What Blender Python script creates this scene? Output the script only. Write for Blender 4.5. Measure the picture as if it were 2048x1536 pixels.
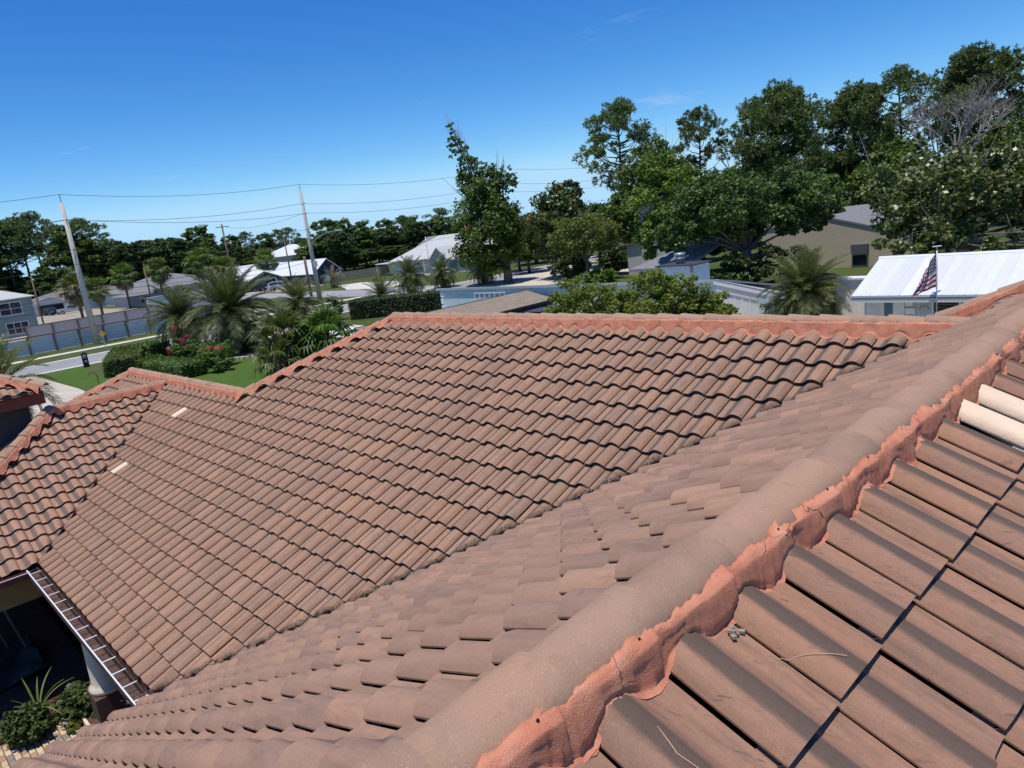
import bpy, bmesh, math, random
import numpy as np
from mathutils import Vector, Matrix
R = math.radians
scene = bpy.context.scene
for o in list(bpy.data.objects): bpy.data.objects.remove(o, do_unlink=True)
COL = scene.collection

# ------------------------------------------------------------ camera
ZR = 6.15                       # height of the main ridge plane above the ground
CAM = Vector((2.441, -8.631, 7.859))
FWD = Vector((-0.71798, 0.66038, -0.21999)); RGT = Vector((0.69203, 0.71119, -0.12369)); UPV = Vector((-0.07477, 0.24105, 0.96763))
cd = bpy.data.cameras.new('camera'); cam = bpy.data.objects.new('camera', cd); COL.objects.link(cam)
cam.matrix_world = Matrix(((RGT.x, UPV.x, -FWD.x, CAM.x), (RGT.y, UPV.y, -FWD.y, CAM.y), (RGT.z, UPV.z, -FWD.z, CAM.z), (0, 0, 0, 1)))
cd.sensor_width = 36.0; cd.lens = 36.0 * 1447.6 / 2048; cd.clip_start = 0.05; cd.clip_end = 6000
scene.camera = cam

# ------------------------------------------------------------ sky, sun, exposure
SUN = Vector((0.06, -0.20, 0.98)).normalized()
w = bpy.data.worlds.new('World'); scene.world = w; w.use_nodes = True
wt = w.node_tree; wt.nodes.clear()
wo = wt.nodes.new('ShaderNodeOutputWorld'); bg = wt.nodes.new('ShaderNodeBackground'); sk = wt.nodes.new('ShaderNodeTexSky')
sk.sky_type = 'NISHITA'; sk.sun_disc = False
sk.sun_elevation = math.asin(SUN.z); sk.sun_rotation = math.pi - math.atan2(SUN.x, -SUN.y)
sk.altitude = 0; sk.air_density = 0.6; sk.dust_density = 0.0; sk.ozone_density = 6.0
bg.inputs['Strength'].default_value = 0.10
sep = wt.nodes.new('ShaderNodeSeparateColor'); cmb = wt.nodes.new('ShaderNodeCombineColor'); wt.links.new(sk.outputs[0], sep.inputs[0])
for i, (pw_, k_, mx_) in enumerate(((1.97, 4.7, .45), (1.27, 1.93, .73), (.74, 1.37, .98))):      # richer blue, as the phone renders the sky
    a_ = wt.nodes.new('ShaderNodeMath'); a_.operation = 'MULTIPLY'; a_.inputs[1].default_value = .1; wt.links.new(sep.outputs[i], a_.inputs[0])
    p_ = wt.nodes.new('ShaderNodeMath'); p_.operation = 'POWER'; p_.inputs[1].default_value = pw_; wt.links.new(a_.outputs[0], p_.inputs[0])
    m_ = wt.nodes.new('ShaderNodeMath'); m_.operation = 'MULTIPLY'; m_.inputs[1].default_value = k_; wt.links.new(p_.outputs[0], m_.inputs[0])
    q_ = wt.nodes.new('ShaderNodeMath'); q_.operation = 'SMOOTH_MIN'; q_.inputs[1].default_value = mx_; q_.inputs[2].default_value = .15; wt.links.new(m_.outputs[0], q_.inputs[0])
    r_ = wt.nodes.new('ShaderNodeMath'); r_.operation = 'MULTIPLY'; r_.inputs[1].default_value = 10.0; wt.links.new(q_.outputs[0], r_.inputs[0]); wt.links.new(r_.outputs[0], cmb.inputs[i])
tcw = wt.nodes.new('ShaderNodeTexCoord'); mpw = wt.nodes.new('ShaderNodeMapping'); mpw.inputs['Scale'].default_value = (7.0, 7.0, 34.0); mpw.inputs['Location'].default_value = (1.3, .4, .2); wt.links.new(tcw.outputs['Generated'], mpw.inputs[0])
nzw = wt.nodes.new('ShaderNodeTexNoise'); nzw.inputs['Scale'].default_value = 1.0; nzw.inputs['Detail'].default_value = 7; nzw.inputs['Roughness'].default_value = .6; wt.links.new(mpw.outputs[0], nzw.inputs[0])
mrw = wt.nodes.new('ShaderNodeMapRange'); mrw.inputs[1].default_value = .655; mrw.inputs[2].default_value = .84; mrw.inputs[4].default_value = .38; wt.links.new(nzw.outputs[0], mrw.inputs[0])
mxw = wt.nodes.new('ShaderNodeMix'); mxw.data_type = 'RGBA'; mxw.inputs[7].default_value = (7.0, 7.6, 8.6, 1); spw = wt.nodes.new('ShaderNodeSeparateXYZ'); wt.links.new(tcw.outputs['Generated'], spw.inputs[0]); elw = wt.nodes.new('ShaderNodeMapRange'); elw.inputs[1].default_value = .30; elw.inputs[2].default_value = .12; wt.links.new(spw.outputs[2], elw.inputs[0]); mlw = wt.nodes.new('ShaderNodeMath'); mlw.operation = 'MULTIPLY'; wt.links.new(mrw.outputs[0], mlw.inputs[0]); wt.links.new(elw.outputs[0], mlw.inputs[1]); wt.links.new(mlw.outputs[0], mxw.inputs[0]); wt.links.new(cmb.outputs[0], mxw.inputs[6])
wt.links.new(mxw.outputs[2], bg.inputs[0]); wt.links.new(bg.outputs[0], wo.inputs[0])
sl = bpy.data.lights.new('sun', 'SUN'); so = bpy.data.objects.new('sun', sl); COL.objects.link(so)
sl.energy = 4.2; sl.angle = R(0.53); sl.color = (1.0, 0.96, 0.90)
so.rotation_euler = (-SUN).to_track_quat('-Z', 'Y').to_euler(); so.location = (0, 0, 60)
vs = scene.view_settings
vs.view_transform = 'Standard'; vs.look = 'None'; vs.exposure = 0.0; vs.gamma = 1.0; vs.use_curve_mapping = False

# ------------------------------------------------------------ helpers
def link(o, parent=None):
    COL.objects.link(o)
    if parent is not None: o.parent = parent
    return o
def tag(o, label=None, cat=None, group=None, kind=None):
    if label: o['label'] = label
    if cat: o['category'] = cat
    if group: o['group'] = group
    if kind: o['kind'] = kind
    return o
def thing(name, label, cat, loc=(0, 0, 0), rz=0.0, group=None, scale=None):
    o = bpy.data.objects.new(name, None); COL.objects.link(o)
    o.location = loc; o.rotation_euler = (0, 0, rz); o.empty_display_size = 0.3
    if scale: o.scale = scale if not isinstance(scale, (int, float)) else (scale,) * 3
    return tag(o, label, cat, group)
def mesh_np(name, V, F, smooth=False, uv=None, attr=None):
    """V (n,3); F = list of index lists or (m,k) array"""
    me = bpy.data.meshes.new(name)
    V = np.asarray(V, dtype=np.float32)
    if isinstance(F, np.ndarray):
        m, k = F.shape; me.vertices.add(len(V)); me.vertices.foreach_set('co', V.ravel())
        me.loops.add(m * k); me.loops.foreach_set('vertex_index', F.astype(np.int32).ravel())
        me.polygons.add(m); me.polygons.foreach_set('loop_start', np.arange(0, m * k, k, dtype=np.int32))
        me.update(calc_edges=True)
    else:
        me.from_pydata([tuple(v) for v in V], [], F)
    if uv is not None:
        l = me.uv_layers.new(name='UVMap'); idx = np.empty(len(me.loops), dtype=np.int32); me.loops.foreach_get('vertex_index', idx)
        l.data.foreach_set('uv', np.asarray(uv, dtype=np.float32)[idx].ravel())
    if attr is not None:
        a = me.attributes.new('rnd', 'FLOAT', 'POINT'); a.data.foreach_set('value', np.asarray(attr, dtype=np.float32))
    if smooth: me.polygons.foreach_set('use_smooth', np.ones(len(me.polygons), dtype=bool))
    me.update(); me.validate()
    return me
def mobj(name, me, mat, parent=None):
    o = bpy.data.objects.new(name, me)
    if mat is not None and len(me.materials) == 0: me.materials.append(mat)
    return link(o, parent)
class MB:
    def __init__(s): s.v = []; s.f = []
    def add(s, vs, fs):
        b = len(s.v); s.v += [tuple(p) for p in vs]; s.f += [[b + i for i in f] for f in fs]; return s
    def box(s, c, d, rz=0.0, M=None):
        x, y, z = d[0] / 2, d[1] / 2, d[2] / 2; p = []
        for q in ((-x,-y,-z),(x,-y,-z),(x,y,-z),(-x,y,-z),(-x,-y,z),(x,-y,z),(x,y,z),(-x,y,z)):
            q = Vector(q)
            if M is not None: q = M @ q
            elif rz: q = Vector((q.x*math.cos(rz)-q.y*math.sin(rz), q.x*math.sin(rz)+q.y*math.cos(rz), q.z))
            p.append(q + Vector(c))
        return s.add(p, [[0,3,2,1],[4,5,6,7],[0,1,5,4],[1,2,6,5],[2,3,7,6],[3,0,4,7]])
    def bb(s, x0, x1, y0, y1, z0, z1): return s.box(((x0+x1)/2,(y0+y1)/2,(z0+z1)/2), (x1-x0, y1-y0, z1-z0))
    def quad(s, *p): return s.add(p, [list(range(len(p)))])
    def tube(s, pts, rad, n=8, cap=True):
        pts = [Vector(p) for p in pts]; m = len(pts); rad = [rad]*m if isinstance(rad, (int, float)) else rad
        vs = []; fs = []; prev = None
        for i, p in enumerate(pts):
            d = (pts[min(i+1, m-1)] - pts[max(i-1, 0)]).normalized()
            if prev is None:
                a = Vector((0,0,1)) if abs(d.z) < .9 else Vector((1,0,0)); e1 = d.cross(a).normalized()
            else: e1 = (prev - d * prev.dot(d)).normalized()
            prev = e1; e2 = d.cross(e1)
            for k in range(n):
                t = 2*math.pi*k/n; vs.append(p + (e1*math.cos(t) + e2*math.sin(t))*rad[i])
        for i in range(m-1):
            for k in range(n): fs.append([i*n+k, i*n+(k+1)%n, (i+1)*n+(k+1)%n, (i+1)*n+k])
        if cap: fs.append(list(range(n))[::-1]); fs.append([(m-1)*n+k for k in range(n)])
        return s.add(vs, fs)
    def lathe(s, prof, n=20, c=(0,0,0)):
        vs = []; fs = []
        for r, z in prof:
            for k in range(n): t = 2*math.pi*k/n; vs.append((c[0]+r*math.cos(t), c[1]+r*math.sin(t), c[2]+z))
        for i in range(len(prof)-1):
            for k in range(n): fs.append([i*n+k, i*n+(k+1)%n, (i+1)*n+(k+1)%n, (i+1)*n+k])
        fs.append(list(range(n))[::-1]); fs.append([(len(prof)-1)*n+k for k in range(n)])
        return s.add(vs, fs)
    def build(s, name, mat, parent=None, smooth=False):
        me = bpy.data.meshes.new(name); me.from_pydata(s.v, [], s.f); me.update()
        if smooth: me.polygons.foreach_set('use_smooth', np.ones(len(me.polygons), dtype=bool))
        return mobj(name, me, mat, parent)

# ------------------------------------------------------------ node helpers / materials
def nt(name):
    m = bpy.data.materials.new(name); m.use_nodes = True; t = m.node_tree; t.nodes.clear()
    out = t.nodes.new('ShaderNodeOutputMaterial'); p = t.nodes.new('ShaderNodeBsdfPrincipled'); t.links.new(p.outputs[0], out.inputs[0])
    return m, t, p, out
class NB:
    def __init__(s, t): s.t = t
    def n(s, ty, **kw):
        o = s.t.nodes.new(ty)
        for k, v in kw.items(): setattr(o, k, v)
        return o
    def set(s, i, v):
        if hasattr(v, 'is_linked') or isinstance(v, bpy.types.NodeSocket): s.t.links.new(v, i)
        elif v is not None:
            i.default_value = (*v, 1.0) if isinstance(v, tuple) and len(v) == 3 and i.type == 'RGBA' else v
    def math(s, op, a, b=None, c=None, clamp=False):
        o = s.n('ShaderNodeMath', operation=op); o.use_clamp = clamp
        s.set(o.inputs[0], a); s.set(o.inputs[1], b); s.set(o.inputs[2], c); return o.outputs[0]
    def noise(s, vec=None, scale=5.0, detail=4.0, rough=.55, w=None, dist=0.0):
        o = s.n('ShaderNodeTexNoise')
        if w is not None: o.noise_dimensions = '4D'; s.set(o.inputs['W'], w)
        if vec is not None: s.set(o.inputs['Vector'], vec)
        o.inputs['Scale'].default_value = scale; o.inputs['Detail'].default_value = detail; o.inputs['Roughness'].default_value = rough; o.inputs['Distortion'].default_value = dist
        return o.outputs['Fac']
    def ramp(s, fac, stops):
        o = s.n('ShaderNodeValToRGB'); e = o.color_ramp.elements
        while len(e) < len(stops): e.new(0.5)
        for i, (p, c) in enumerate(stops): e[i].position = p; e[i].color = (*c, 1) if len(c) == 3 else c
        s.set(o.inputs[0], fac); return o.outputs[0]
    def sst(s, x, a, b):
        o = s.n('ShaderNodeMapRange'); o.interpolation_type = 'SMOOTHSTEP'
        s.set(o.inputs[0], x); o.inputs[1].default_value = a; o.inputs[2].default_value = b; return o.outputs[0]
    def mix(s, f, a, b, mode='MIX'):
        o = s.n('ShaderNodeMix', data_type='RGBA', blend_type=mode)
        s.set(o.inputs['Factor'], f); s.set(o.inputs['A'] if False else o.inputs[6], a); s.set(o.inputs[7], b); return o.outputs[2]
    def comb(s, x, y, z):
        o = s.n('ShaderNodeCombineXYZ'); s.set(o.inputs[0], x); s.set(o.inputs[1], y); s.set(o.inputs[2], z); return o.outputs[0]
    def bump(s, h, strength=.3, dist=.01):
        o = s.n('ShaderNodeBump'); o.inputs['Strength'].default_value = strength; o.inputs['Distance'].default_value = dist; s.set(o.inputs['Height'], h); return o.outputs[0]
def simple(name, col, rough=.7, var=.12, scale=6.0, bump=0.0, metal=0.0, spec=.3, obj=True, stretch=None, bscale=None):
    """plain coloured surface with soft mottling and optional grain relief"""
    m, t, p, _ = nt(name); b = NB(t)
    tc = b.n('ShaderNodeTexCoord'); v = tc.outputs['Object']
    if stretch:
        mp = b.n('ShaderNodeMapping'); mp.inputs['Scale'].default_value = stretch; t.links.new(v, mp.inputs[0]); v = mp.outputs[0]
    n = b.noise(v, scale, 5, .6)
    c1 = tuple(max(0, c*(1-var)) for c in col); c2 = tuple(min(1, c*(1+var)) for c in col)
    col_ = b.ramp(n, [(.3, c1), (.7, c2)])
    oi = b.n('ShaderNodeObjectInfo')
    hs = b.n('ShaderNodeHueSaturation'); b.set(hs.inputs['Value'], b.math('MULTIPLY_ADD', oi.outputs['Random'], .16, .92)); t.links.new(col_, hs.inputs['Color'])
    t.links.new(hs.outputs[0], p.inputs['Base Color'])
    p.inputs['Roughness'].default_value = rough; p.inputs['Metallic'].default_value = metal; p.inputs['Specular IOR Level'].default_value = spec
    if bump: t.links.new(b.bump(b.noise(v, bscale or scale*6, 4, .6), bump, .02), p.inputs['Normal'])
    return m

def tile_mat(name, cols, dirt=.6, dirtcol=(.105, .085, .072), speck=.10, along='y'):
    m, t, p, _ = nt(name); b = NB(t)
    uvn = b.n('ShaderNodeUVMap'); sp = b.n('ShaderNodeSeparateXYZ'); t.links.new(uvn.outputs[0], sp.inputs[0]); u, v = sp.outputs[0], sp.outputs[1]
    at = b.n('ShaderNodeAttribute', attribute_name='rnd'); oi = b.n('ShaderNodeObjectInfo')
    rnd = b.math('FRACT', b.math('ADD', at.outputs['Fac'], oi.outputs['Random']))
    W = b.math('MULTIPLY', rnd, 87.3)
    base = b.ramp(rnd, [(i/(len(cols)-1), c) for i, c in enumerate(cols)])
    base = b.mix(b.math('MULTIPLY', b.noise(b.comb(b.math('MULTIPLY', u, 7.0), b.math('MULTIPLY', v, 3.0), 0.0), 1.0, 3, .5, W), .9), base, b.mix(.5, base, (.42, .225, .15)))
    # weathering streaks that run down the pan side of every tile
    st = b.noise(b.comb(b.math('MULTIPLY', u, 30.0), b.math('MULTIPLY', v, 4.2), 0.0), 1.0, 6, .68, W, .6)
    st2 = b.noise(b.comb(b.math('MULTIPLY', u, 14.0), b.math('MULTIPLY', v, 1.6), 3.0), 1.0, 3, .5, W)
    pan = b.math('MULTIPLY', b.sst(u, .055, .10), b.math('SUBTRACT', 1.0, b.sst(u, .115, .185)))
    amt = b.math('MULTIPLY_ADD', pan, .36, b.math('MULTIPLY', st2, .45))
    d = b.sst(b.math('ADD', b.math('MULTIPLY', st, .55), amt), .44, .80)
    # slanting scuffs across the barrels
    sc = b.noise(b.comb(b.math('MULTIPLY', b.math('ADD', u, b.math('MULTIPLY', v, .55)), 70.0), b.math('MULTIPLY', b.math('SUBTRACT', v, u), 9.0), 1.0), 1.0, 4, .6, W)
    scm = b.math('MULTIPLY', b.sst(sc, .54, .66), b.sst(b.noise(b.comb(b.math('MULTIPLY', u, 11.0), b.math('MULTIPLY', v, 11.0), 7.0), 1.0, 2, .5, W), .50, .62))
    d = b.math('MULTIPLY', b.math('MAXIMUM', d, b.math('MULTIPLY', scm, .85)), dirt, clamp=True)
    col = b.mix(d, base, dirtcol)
    tc = b.n('ShaderNodeTexCoord')
    geo = b.n('ShaderNodeNewGeometry')
    fine = b.noise(geo.outputs['Position'], 260.0, 3, .7); mid = b.math('MULTIPLY_ADD', b.noise(geo.outputs['Position'], 38.0, 4, .7), .8, b.math('MULTIPLY', b.noise(geo.outputs['Position'], 2.1, 3, .5), .6))
    col = b.mix(b.math('MULTIPLY', b.math('LESS_THAN', v, -.01), .80), col, (.030, .024, .020))       # shadow band under each course painted dark onto the tile noses
    mp = b.n('ShaderNodeMapping'); mp.inputs['Scale'].default_value = (2.6, .32, .32) if along == 'y' else (.32, 2.6, .32); t.links.new(geo.outputs['Position'], mp.inputs[0])
    stain = b.math('MULTIPLY', b.sst(b.noise(mp.outputs[0], 1.0, 5, .65), .50, .72), .38)
    col = b.mix(stain, col, (.15, .112, .088))
    hs = b.n('ShaderNodeHueSaturation'); t.links.new(col, hs.inputs['Color'])
    b.set(hs.inputs['Value'], b.math('ADD', b.math('MULTIPLY_ADD', fine, speck*4, 1.0-speck*2), b.math('MULTIPLY_ADD', mid, .42, -.29)))
    t.links.new(hs.outputs[0], p.inputs['Base Color']); p.inputs['Roughness'].default_value = .82; p.inputs['Specular IOR Level'].default_value = .25
    bh = b.math('ADD', fine, b.math('MULTIPLY', b.noise(geo.outputs['Position'], 90.0, 3, .6), .8))
    t.links.new(b.bump(bh, .22, .004), p.inputs['Normal'])
    return m
def mortar_mat(name):
    m, t, p, _ = nt(name); b = NB(t); geo = b.n('ShaderNodeNewGeometry'); P = geo.outputs['Position']
    n1 = b.noise(P, 9, 5, .6); n2 = b.noise(P, 60, 4, .65)
    c = b.ramp(n1, [(.22, (.50, .175, .098)), (.42, (.62, .235, .135)), (.6, (.68, .28, .165)), (.8, (.74, .38, .25))])
    c = b.mix(b.math('MULTIPLY', b.sst(n2, .55, .75), .35), c, (.40, .15, .11))
    vo = b.n('ShaderNodeTexVoronoi', feature='DISTANCE_TO_EDGE'); vo.inputs['Scale'].default_value = 3.4
    wv = b.n('ShaderNodeVectorMath', operation='ADD'); nz = b.n('ShaderNodeTexNoise'); nz.inputs['Scale'].default_value = 14; t.links.new(P, nz.inputs[0])
    sc = b.n('ShaderNodeVectorMath', operation='SCALE'); t.links.new(nz.outputs['Color'], sc.inputs[0]); sc.inputs['Scale'].default_value = .10
    t.links.new(P, wv.inputs[0]); t.links.new(sc.outputs[0], wv.inputs[1]); t.links.new(wv.outputs[0], vo.inputs['Vector'])
    crack = b.math('SUBTRACT', 1.0, b.sst(vo.outputs['Distance'], .002, .010))
    crack = b.math('MULTIPLY', crack, b.sst(b.noise(P, 2.7, 2, .5), .47, .56))
    c = b.mix(b.math('MULTIPLY', b.sst(b.noise(P, 5.2, 5, .7), .58, .72), .30), c, (.30, .17, .125))
    c = b.mix(b.math('MULTIPLY', crack, .75), c, (.12, .05, .04))
    t.links.new(c, p.inputs['Base Color']); p.inputs['Roughness'].default_value = .85; p.inputs['Specular IOR Level'].default_value = .2
    h = b.math('SUBTRACT', b.math('ADD', b.math('MULTIPLY', n2, .5), b.noise(P, 240, 3, .6)), b.math('MULTIPLY', crack, 2.0))
    t.links.new(b.bump(h, .6, .008), p.inputs['Normal'])
    return m
def cap_mat(name):
    m, t, p, _ = nt(name); b = NB(t); geo = b.n('ShaderNodeNewGeometry'); P = geo.outputs['Position']; oi = b.n('ShaderNodeObjectInfo')
    n1 = b.noise(P, 3.2, 4, .6); n2 = b.noise(P, 210, 3, .75); n3 = b.noise(P, 14, 4, .6)
    c = b.ramp(b.math('ADD', b.math('MULTIPLY', n1, .8), b.math('MULTIPLY', oi.outputs['Random'], .22)), [(.3, (.29, .18, .120)), (.5, (.38, .232, .152)), (.72, (.425, .242, .148))])
    c = b.mix(b.math('MULTIPLY', b.sst(n3, .56, .78), .35), c, (.15, .115, .095))
    c = b.mix(b.math('MULTIPLY', b.sst(n2, .58, .72), .6), c, (.66, .52, .44))
    c = b.mix(b.math('MULTIPLY', b.math('SUBTRACT', 1.0, b.sst(n2, .28, .42)), .6), c, (.17, .11, .085))
    t.links.new(c, p.inputs['Base Color']); p.inputs['Roughness'].default_value = .85; p.inputs['Specular IOR Level'].default_value = .25
    t.links.new(b.bump(b.math('ADD', n2, b.noise(P, 70, 3, .6)), .3, .004), p.inputs['Normal'])
    return m
def leaf_mat(name, cols, trans=.35, rough=.55, nscale=.35, spec=.35):
    m, t, p, out = nt(name); b = NB(t); geo = b.n('ShaderNodeNewGeometry'); oi = b.n('ShaderNodeObjectInfo')
    r = geo.outputs['Random Per Island']; n = b.noise(geo.outputs['Position'], nscale, 3, .5)
    f = b.math('ADD', b.math('MULTIPLY', r, .55), b.math('MULTIPLY_ADD', n, .9, -.22))
    c = b.ramp(f, [(i/(len(cols)-1), k) for i, k in enumerate(cols)])
    hs = b.n('ShaderNodeHueSaturation'); b.set(hs.inputs['Value'], b.math('MULTIPLY_ADD', oi.outputs['Random'], .35, .82)); b.set(hs.inputs['Hue'], b.math('MULTIPLY_ADD', oi.outputs['Random'], .03, .485)); t.links.new(c, hs.inputs['Color'])
    t.links.new(hs.outputs[0], p.inputs['Base Color']); p.inputs['Roughness'].default_value = rough; p.inputs['Specular IOR Level'].default_value = spec
    tr = b.n('ShaderNodeBsdfTranslucent'); t.links.new(b.mix(1.0, hs.outputs[0], (1.0, 1.15, .55), 'MULTIPLY'), tr.inputs[0])
    mx = b.n('ShaderNodeMixShader'); mx.inputs[0].default_value = trans
    t.links.new(p.outputs[0], mx.inputs[1]); t.links.new(tr.outputs[0], mx.inputs[2]); t.links.new(mx.outputs[0], out.inputs[0])
    return m
def shingle_mat(name, c1, c2, sx=3.0, sy=7.0):
    m, t, p, _ = nt(name); b = NB(t); tc = b.n('ShaderNodeTexCoord')
    br = b.n('ShaderNodeTexBrick'); br.inputs['Scale'].default_value = 1.0; br.inputs['Brick Width'].default_value = 1/sx; br.inputs['Row Height'].default_value = 1/sy; br.inputs['Mortar Size'].default_value = .008
    br.inputs['Color1'].default_value = (*c1, 1); br.inputs['Color2'].default_value = (*c2, 1); br.inputs['Mortar'].default_value = (*[x*.5 for x in c1], 1)
    t.links.new(tc.outputs['UV'], br.inputs['Vector'])
    c = b.mix(b.math('MULTIPLY', b.noise(tc.outputs['Object'], 1.1, 4, .6), .5), br.outputs[0], tuple(x*.72 for x in c2))
    t.links.new(c, p.inputs['Base Color']); p.inputs['Roughness'].default_value = .9; p.inputs['Specular IOR Level'].default_value = .15
    t.links.new(b.bump(b.noise(tc.outputs['Object'], 60, 3, .6), .3, .01), p.inputs['Normal'])
    return m
def brick_mat(name, c1, c2, mort, bw=.21, bh=.075):
    m, t, p, _ = nt(name); b = NB(t); tc = b.n('ShaderNodeTexCoord'); br = b.n('ShaderNodeTexBrick')
    br.inputs['Scale'].default_value = 1.0; br.inputs['Brick Width'].default_value = bw; br.inputs['Row Height'].default_value = bh; br.inputs['Mortar Size'].default_value = .008
    br.inputs['Color1'].default_value = (*c1, 1); br.inputs['Color2'].default_value = (*c2, 1); br.inputs['Mortar'].default_value = (*mort, 1)
    t.links.new(tc.outputs['UV'], br.inputs['Vector'])
    c = b.mix(b.math('MULTIPLY', b.noise(tc.outputs['Object'], .9, 4, .6), .45), br.outputs[0], tuple(x*.75 for x in c1))
    t.links.new(c, p.inputs['Base Color']); p.inputs['Roughness'].default_value = .9
    t.links.new(b.bump(br.outputs['Fac'], -.4, .01), p.inputs['Normal'])
    return m
def glass_mat(name):
    m, t, p, _ = nt(name); b = NB(t); tc = b.n('ShaderNodeTexCoord')
    t.links.new(b.ramp(b.noise(tc.outputs['Object'], 1.3, 2, .5), [(.3, (.012, .016, .02)), (.7, (.05, .06, .07))]), p.inputs['Base Color'])
    p.inputs['Roughness'].default_value = .08; p.inputs['Specular IOR Level'].default_value = .6
    return m
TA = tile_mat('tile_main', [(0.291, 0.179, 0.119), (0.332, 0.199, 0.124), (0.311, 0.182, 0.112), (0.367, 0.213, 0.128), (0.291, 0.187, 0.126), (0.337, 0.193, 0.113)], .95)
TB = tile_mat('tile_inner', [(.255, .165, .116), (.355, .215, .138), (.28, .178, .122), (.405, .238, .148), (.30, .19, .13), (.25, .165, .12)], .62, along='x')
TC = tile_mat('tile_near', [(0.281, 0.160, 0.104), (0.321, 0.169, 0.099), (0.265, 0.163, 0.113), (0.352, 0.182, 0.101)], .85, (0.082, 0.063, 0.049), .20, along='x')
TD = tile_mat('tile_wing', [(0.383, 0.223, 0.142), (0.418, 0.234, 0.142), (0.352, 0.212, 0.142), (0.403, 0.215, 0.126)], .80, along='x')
M_CAP = cap_mat('ridge_cap'); M_MORT = mortar_mat('salmon_mortar')
M_CREAM = simple('cream_new_tile', (.80, .60, .42), .8, .07, 9, .15)
M_DECK = simple('roof_underlay', (.02, .018, .017), .95, .2, 3)
M_OCHRE = simple('ochre_stucco', (.36, .22, .075), .9, .12, 4, .3)
M_CREAMWALL = simple('cream_stucco', (.62, .54, .42), .9, .08, 4, .3)
M_REDBROWN = simple('redbrown_fascia', (.20, .055, .035), .6, .15, 5)
M_WHITE = simple('white_paint', (.80, .80, .78), .55, .05, 4)
M_DARK = simple('dark_interior', (.02, .02, .022), .9, .2, 2)
M_GREYMET = simple('galvanised', (.45, .46, .47), .4, .12, 8, 0, .7)
M_GLASS = glass_mat('window_glass')
M_BARK = simple('bark', (.105, .082, .065), .95, .3, 3, .8, stretch=(4, 4, .8))
M_BARKG = simple('grey_bark', (.20, .175, .15), .95, .25, 3, .8, stretch=(4, 4, .8))
M_PALMBARK = simple('palm_bark', (.15, .115, .085), .95, .3, 5, .9, stretch=(1, 1, 5))
M_CONC = simple('concrete', (.50, .465, .40), .85, .10, 3, .25)
M_WOODPOLE = simple('pole_wood', (.17, .13, .10), .9, .25, 4, .5, stretch=(5, 5, .5))
M_BLACK = simple('black_paint', (.02, .02, .022), .5, .2, 5)
# ============================================================ the tiled house the photographer stands on
rng = random.Random(7); nrg = np.random.default_rng(11)
CS, SN = 2/math.sqrt(5), 1/math.sqrt(5)          # 6-in-12 pitch
GH = 0.309; EX = GH/CS; TW = 0.319; TL = 0.425; TH = 0.048
XB = 0.076; X2 = 1.251; Z2 = ZR + .5*(X2-XB); XD = -19.903; XRD = -17.25; Y3 = -2.50; ZA = ZR
Z3 = ZR + .5*Y3
house = thing('tile_roof_house', 'large house with salmon brown barrel tile roofs filling the foreground', 'house', (0, 0, 0))
PROF = [(0.000, .015), (.016, .011), (.036, .003), (.070, .000), (.098, .005), (.122, .020), (.146, .044), (.174, .067), (.208, .079), (.240, .076), (.270, .063), (.293, .046), (.3090, .029)]
PROF = [(u, h*.84) for u, h in PROF]; PROF[0] = (0.0, .004); PROF[1] = (.016, .003); PROF[2] = (.036, .001); PROF[-2] = (.295, .034); PROF[-1] = (.309, .014)
def prof(u):
    u %= TW
    for (a, ha), (b_, hb) in zip(PROF, PROF[1:]):
        if u <= b_: return ha + (hb-ha)*(u-a)/(b_-a)
    return .012
def tile_template(pr=PROF, TH=TH):
    n = len(pr); V = []; UV = []; F = []
    TS = (0.0, .5, 1.0)
    for q in TS:
        for (u, h) in pr: V.append((u, q*TL, h - TH*.95*q*TL/EX)); UV.append((u, q*TL))
    for r_ in range(2):
        for i in range(n-1): F.append([r_*n+i, r_*n+i+1, (r_+1)*n+i+1, (r_+1)*n+i])
    b0 = len(V)                                       # butt face
    for (u, h) in pr: V.append((u, 0, h)); UV.append((u, -.05))
    for (u, h) in pr: V.append((u, .022, h-TH)); UV.append((u, -.05))
    for i in range(n-1): F.append([b0+n+i, b0+n+i+1, b0+i+1, b0+i])
    for side in (0, n-1):                             # side edges
        b1 = len(V); u, h = pr[side]
        for q, dz in ((0, 0), (1, 0), (1, -.007), (0, -.007)): V.append((u, q*TL, h - TH*.95*q*TL/EX + dz)); UV.append((u, q*TL))
        F.append([b1, b1+1, b1+2, b1+3] if side else [b1+3, b1+2, b1+1, b1])
    return np.array(V), F, np.array(UV)
TV, TF, TUV = tile_template()
MPROF = [(TW-u, h*.96) for u, h in PROF[::-1]]              # on the near slope the lapping edge lies on the other hand
CV, CF, CUV = tile_template(MPROF, .030)
BARREL = [(.010, .004), (.014, .024), (.028, .046), (.050, .065), (.078, .076), (.106, .080), (.136, .075), (.164, .062), (.186, .042), (.198, .022), (.203, .004)]
BARREL = [(u, h*.82) for u, h in BARREL]
BV, BF, BUV = tile_template(BARREL, .030)
KPROF = [p for p in MPROF if p[0] < .215]
KV, KF, KUV = tile_template(KPROF, .030)
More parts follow.
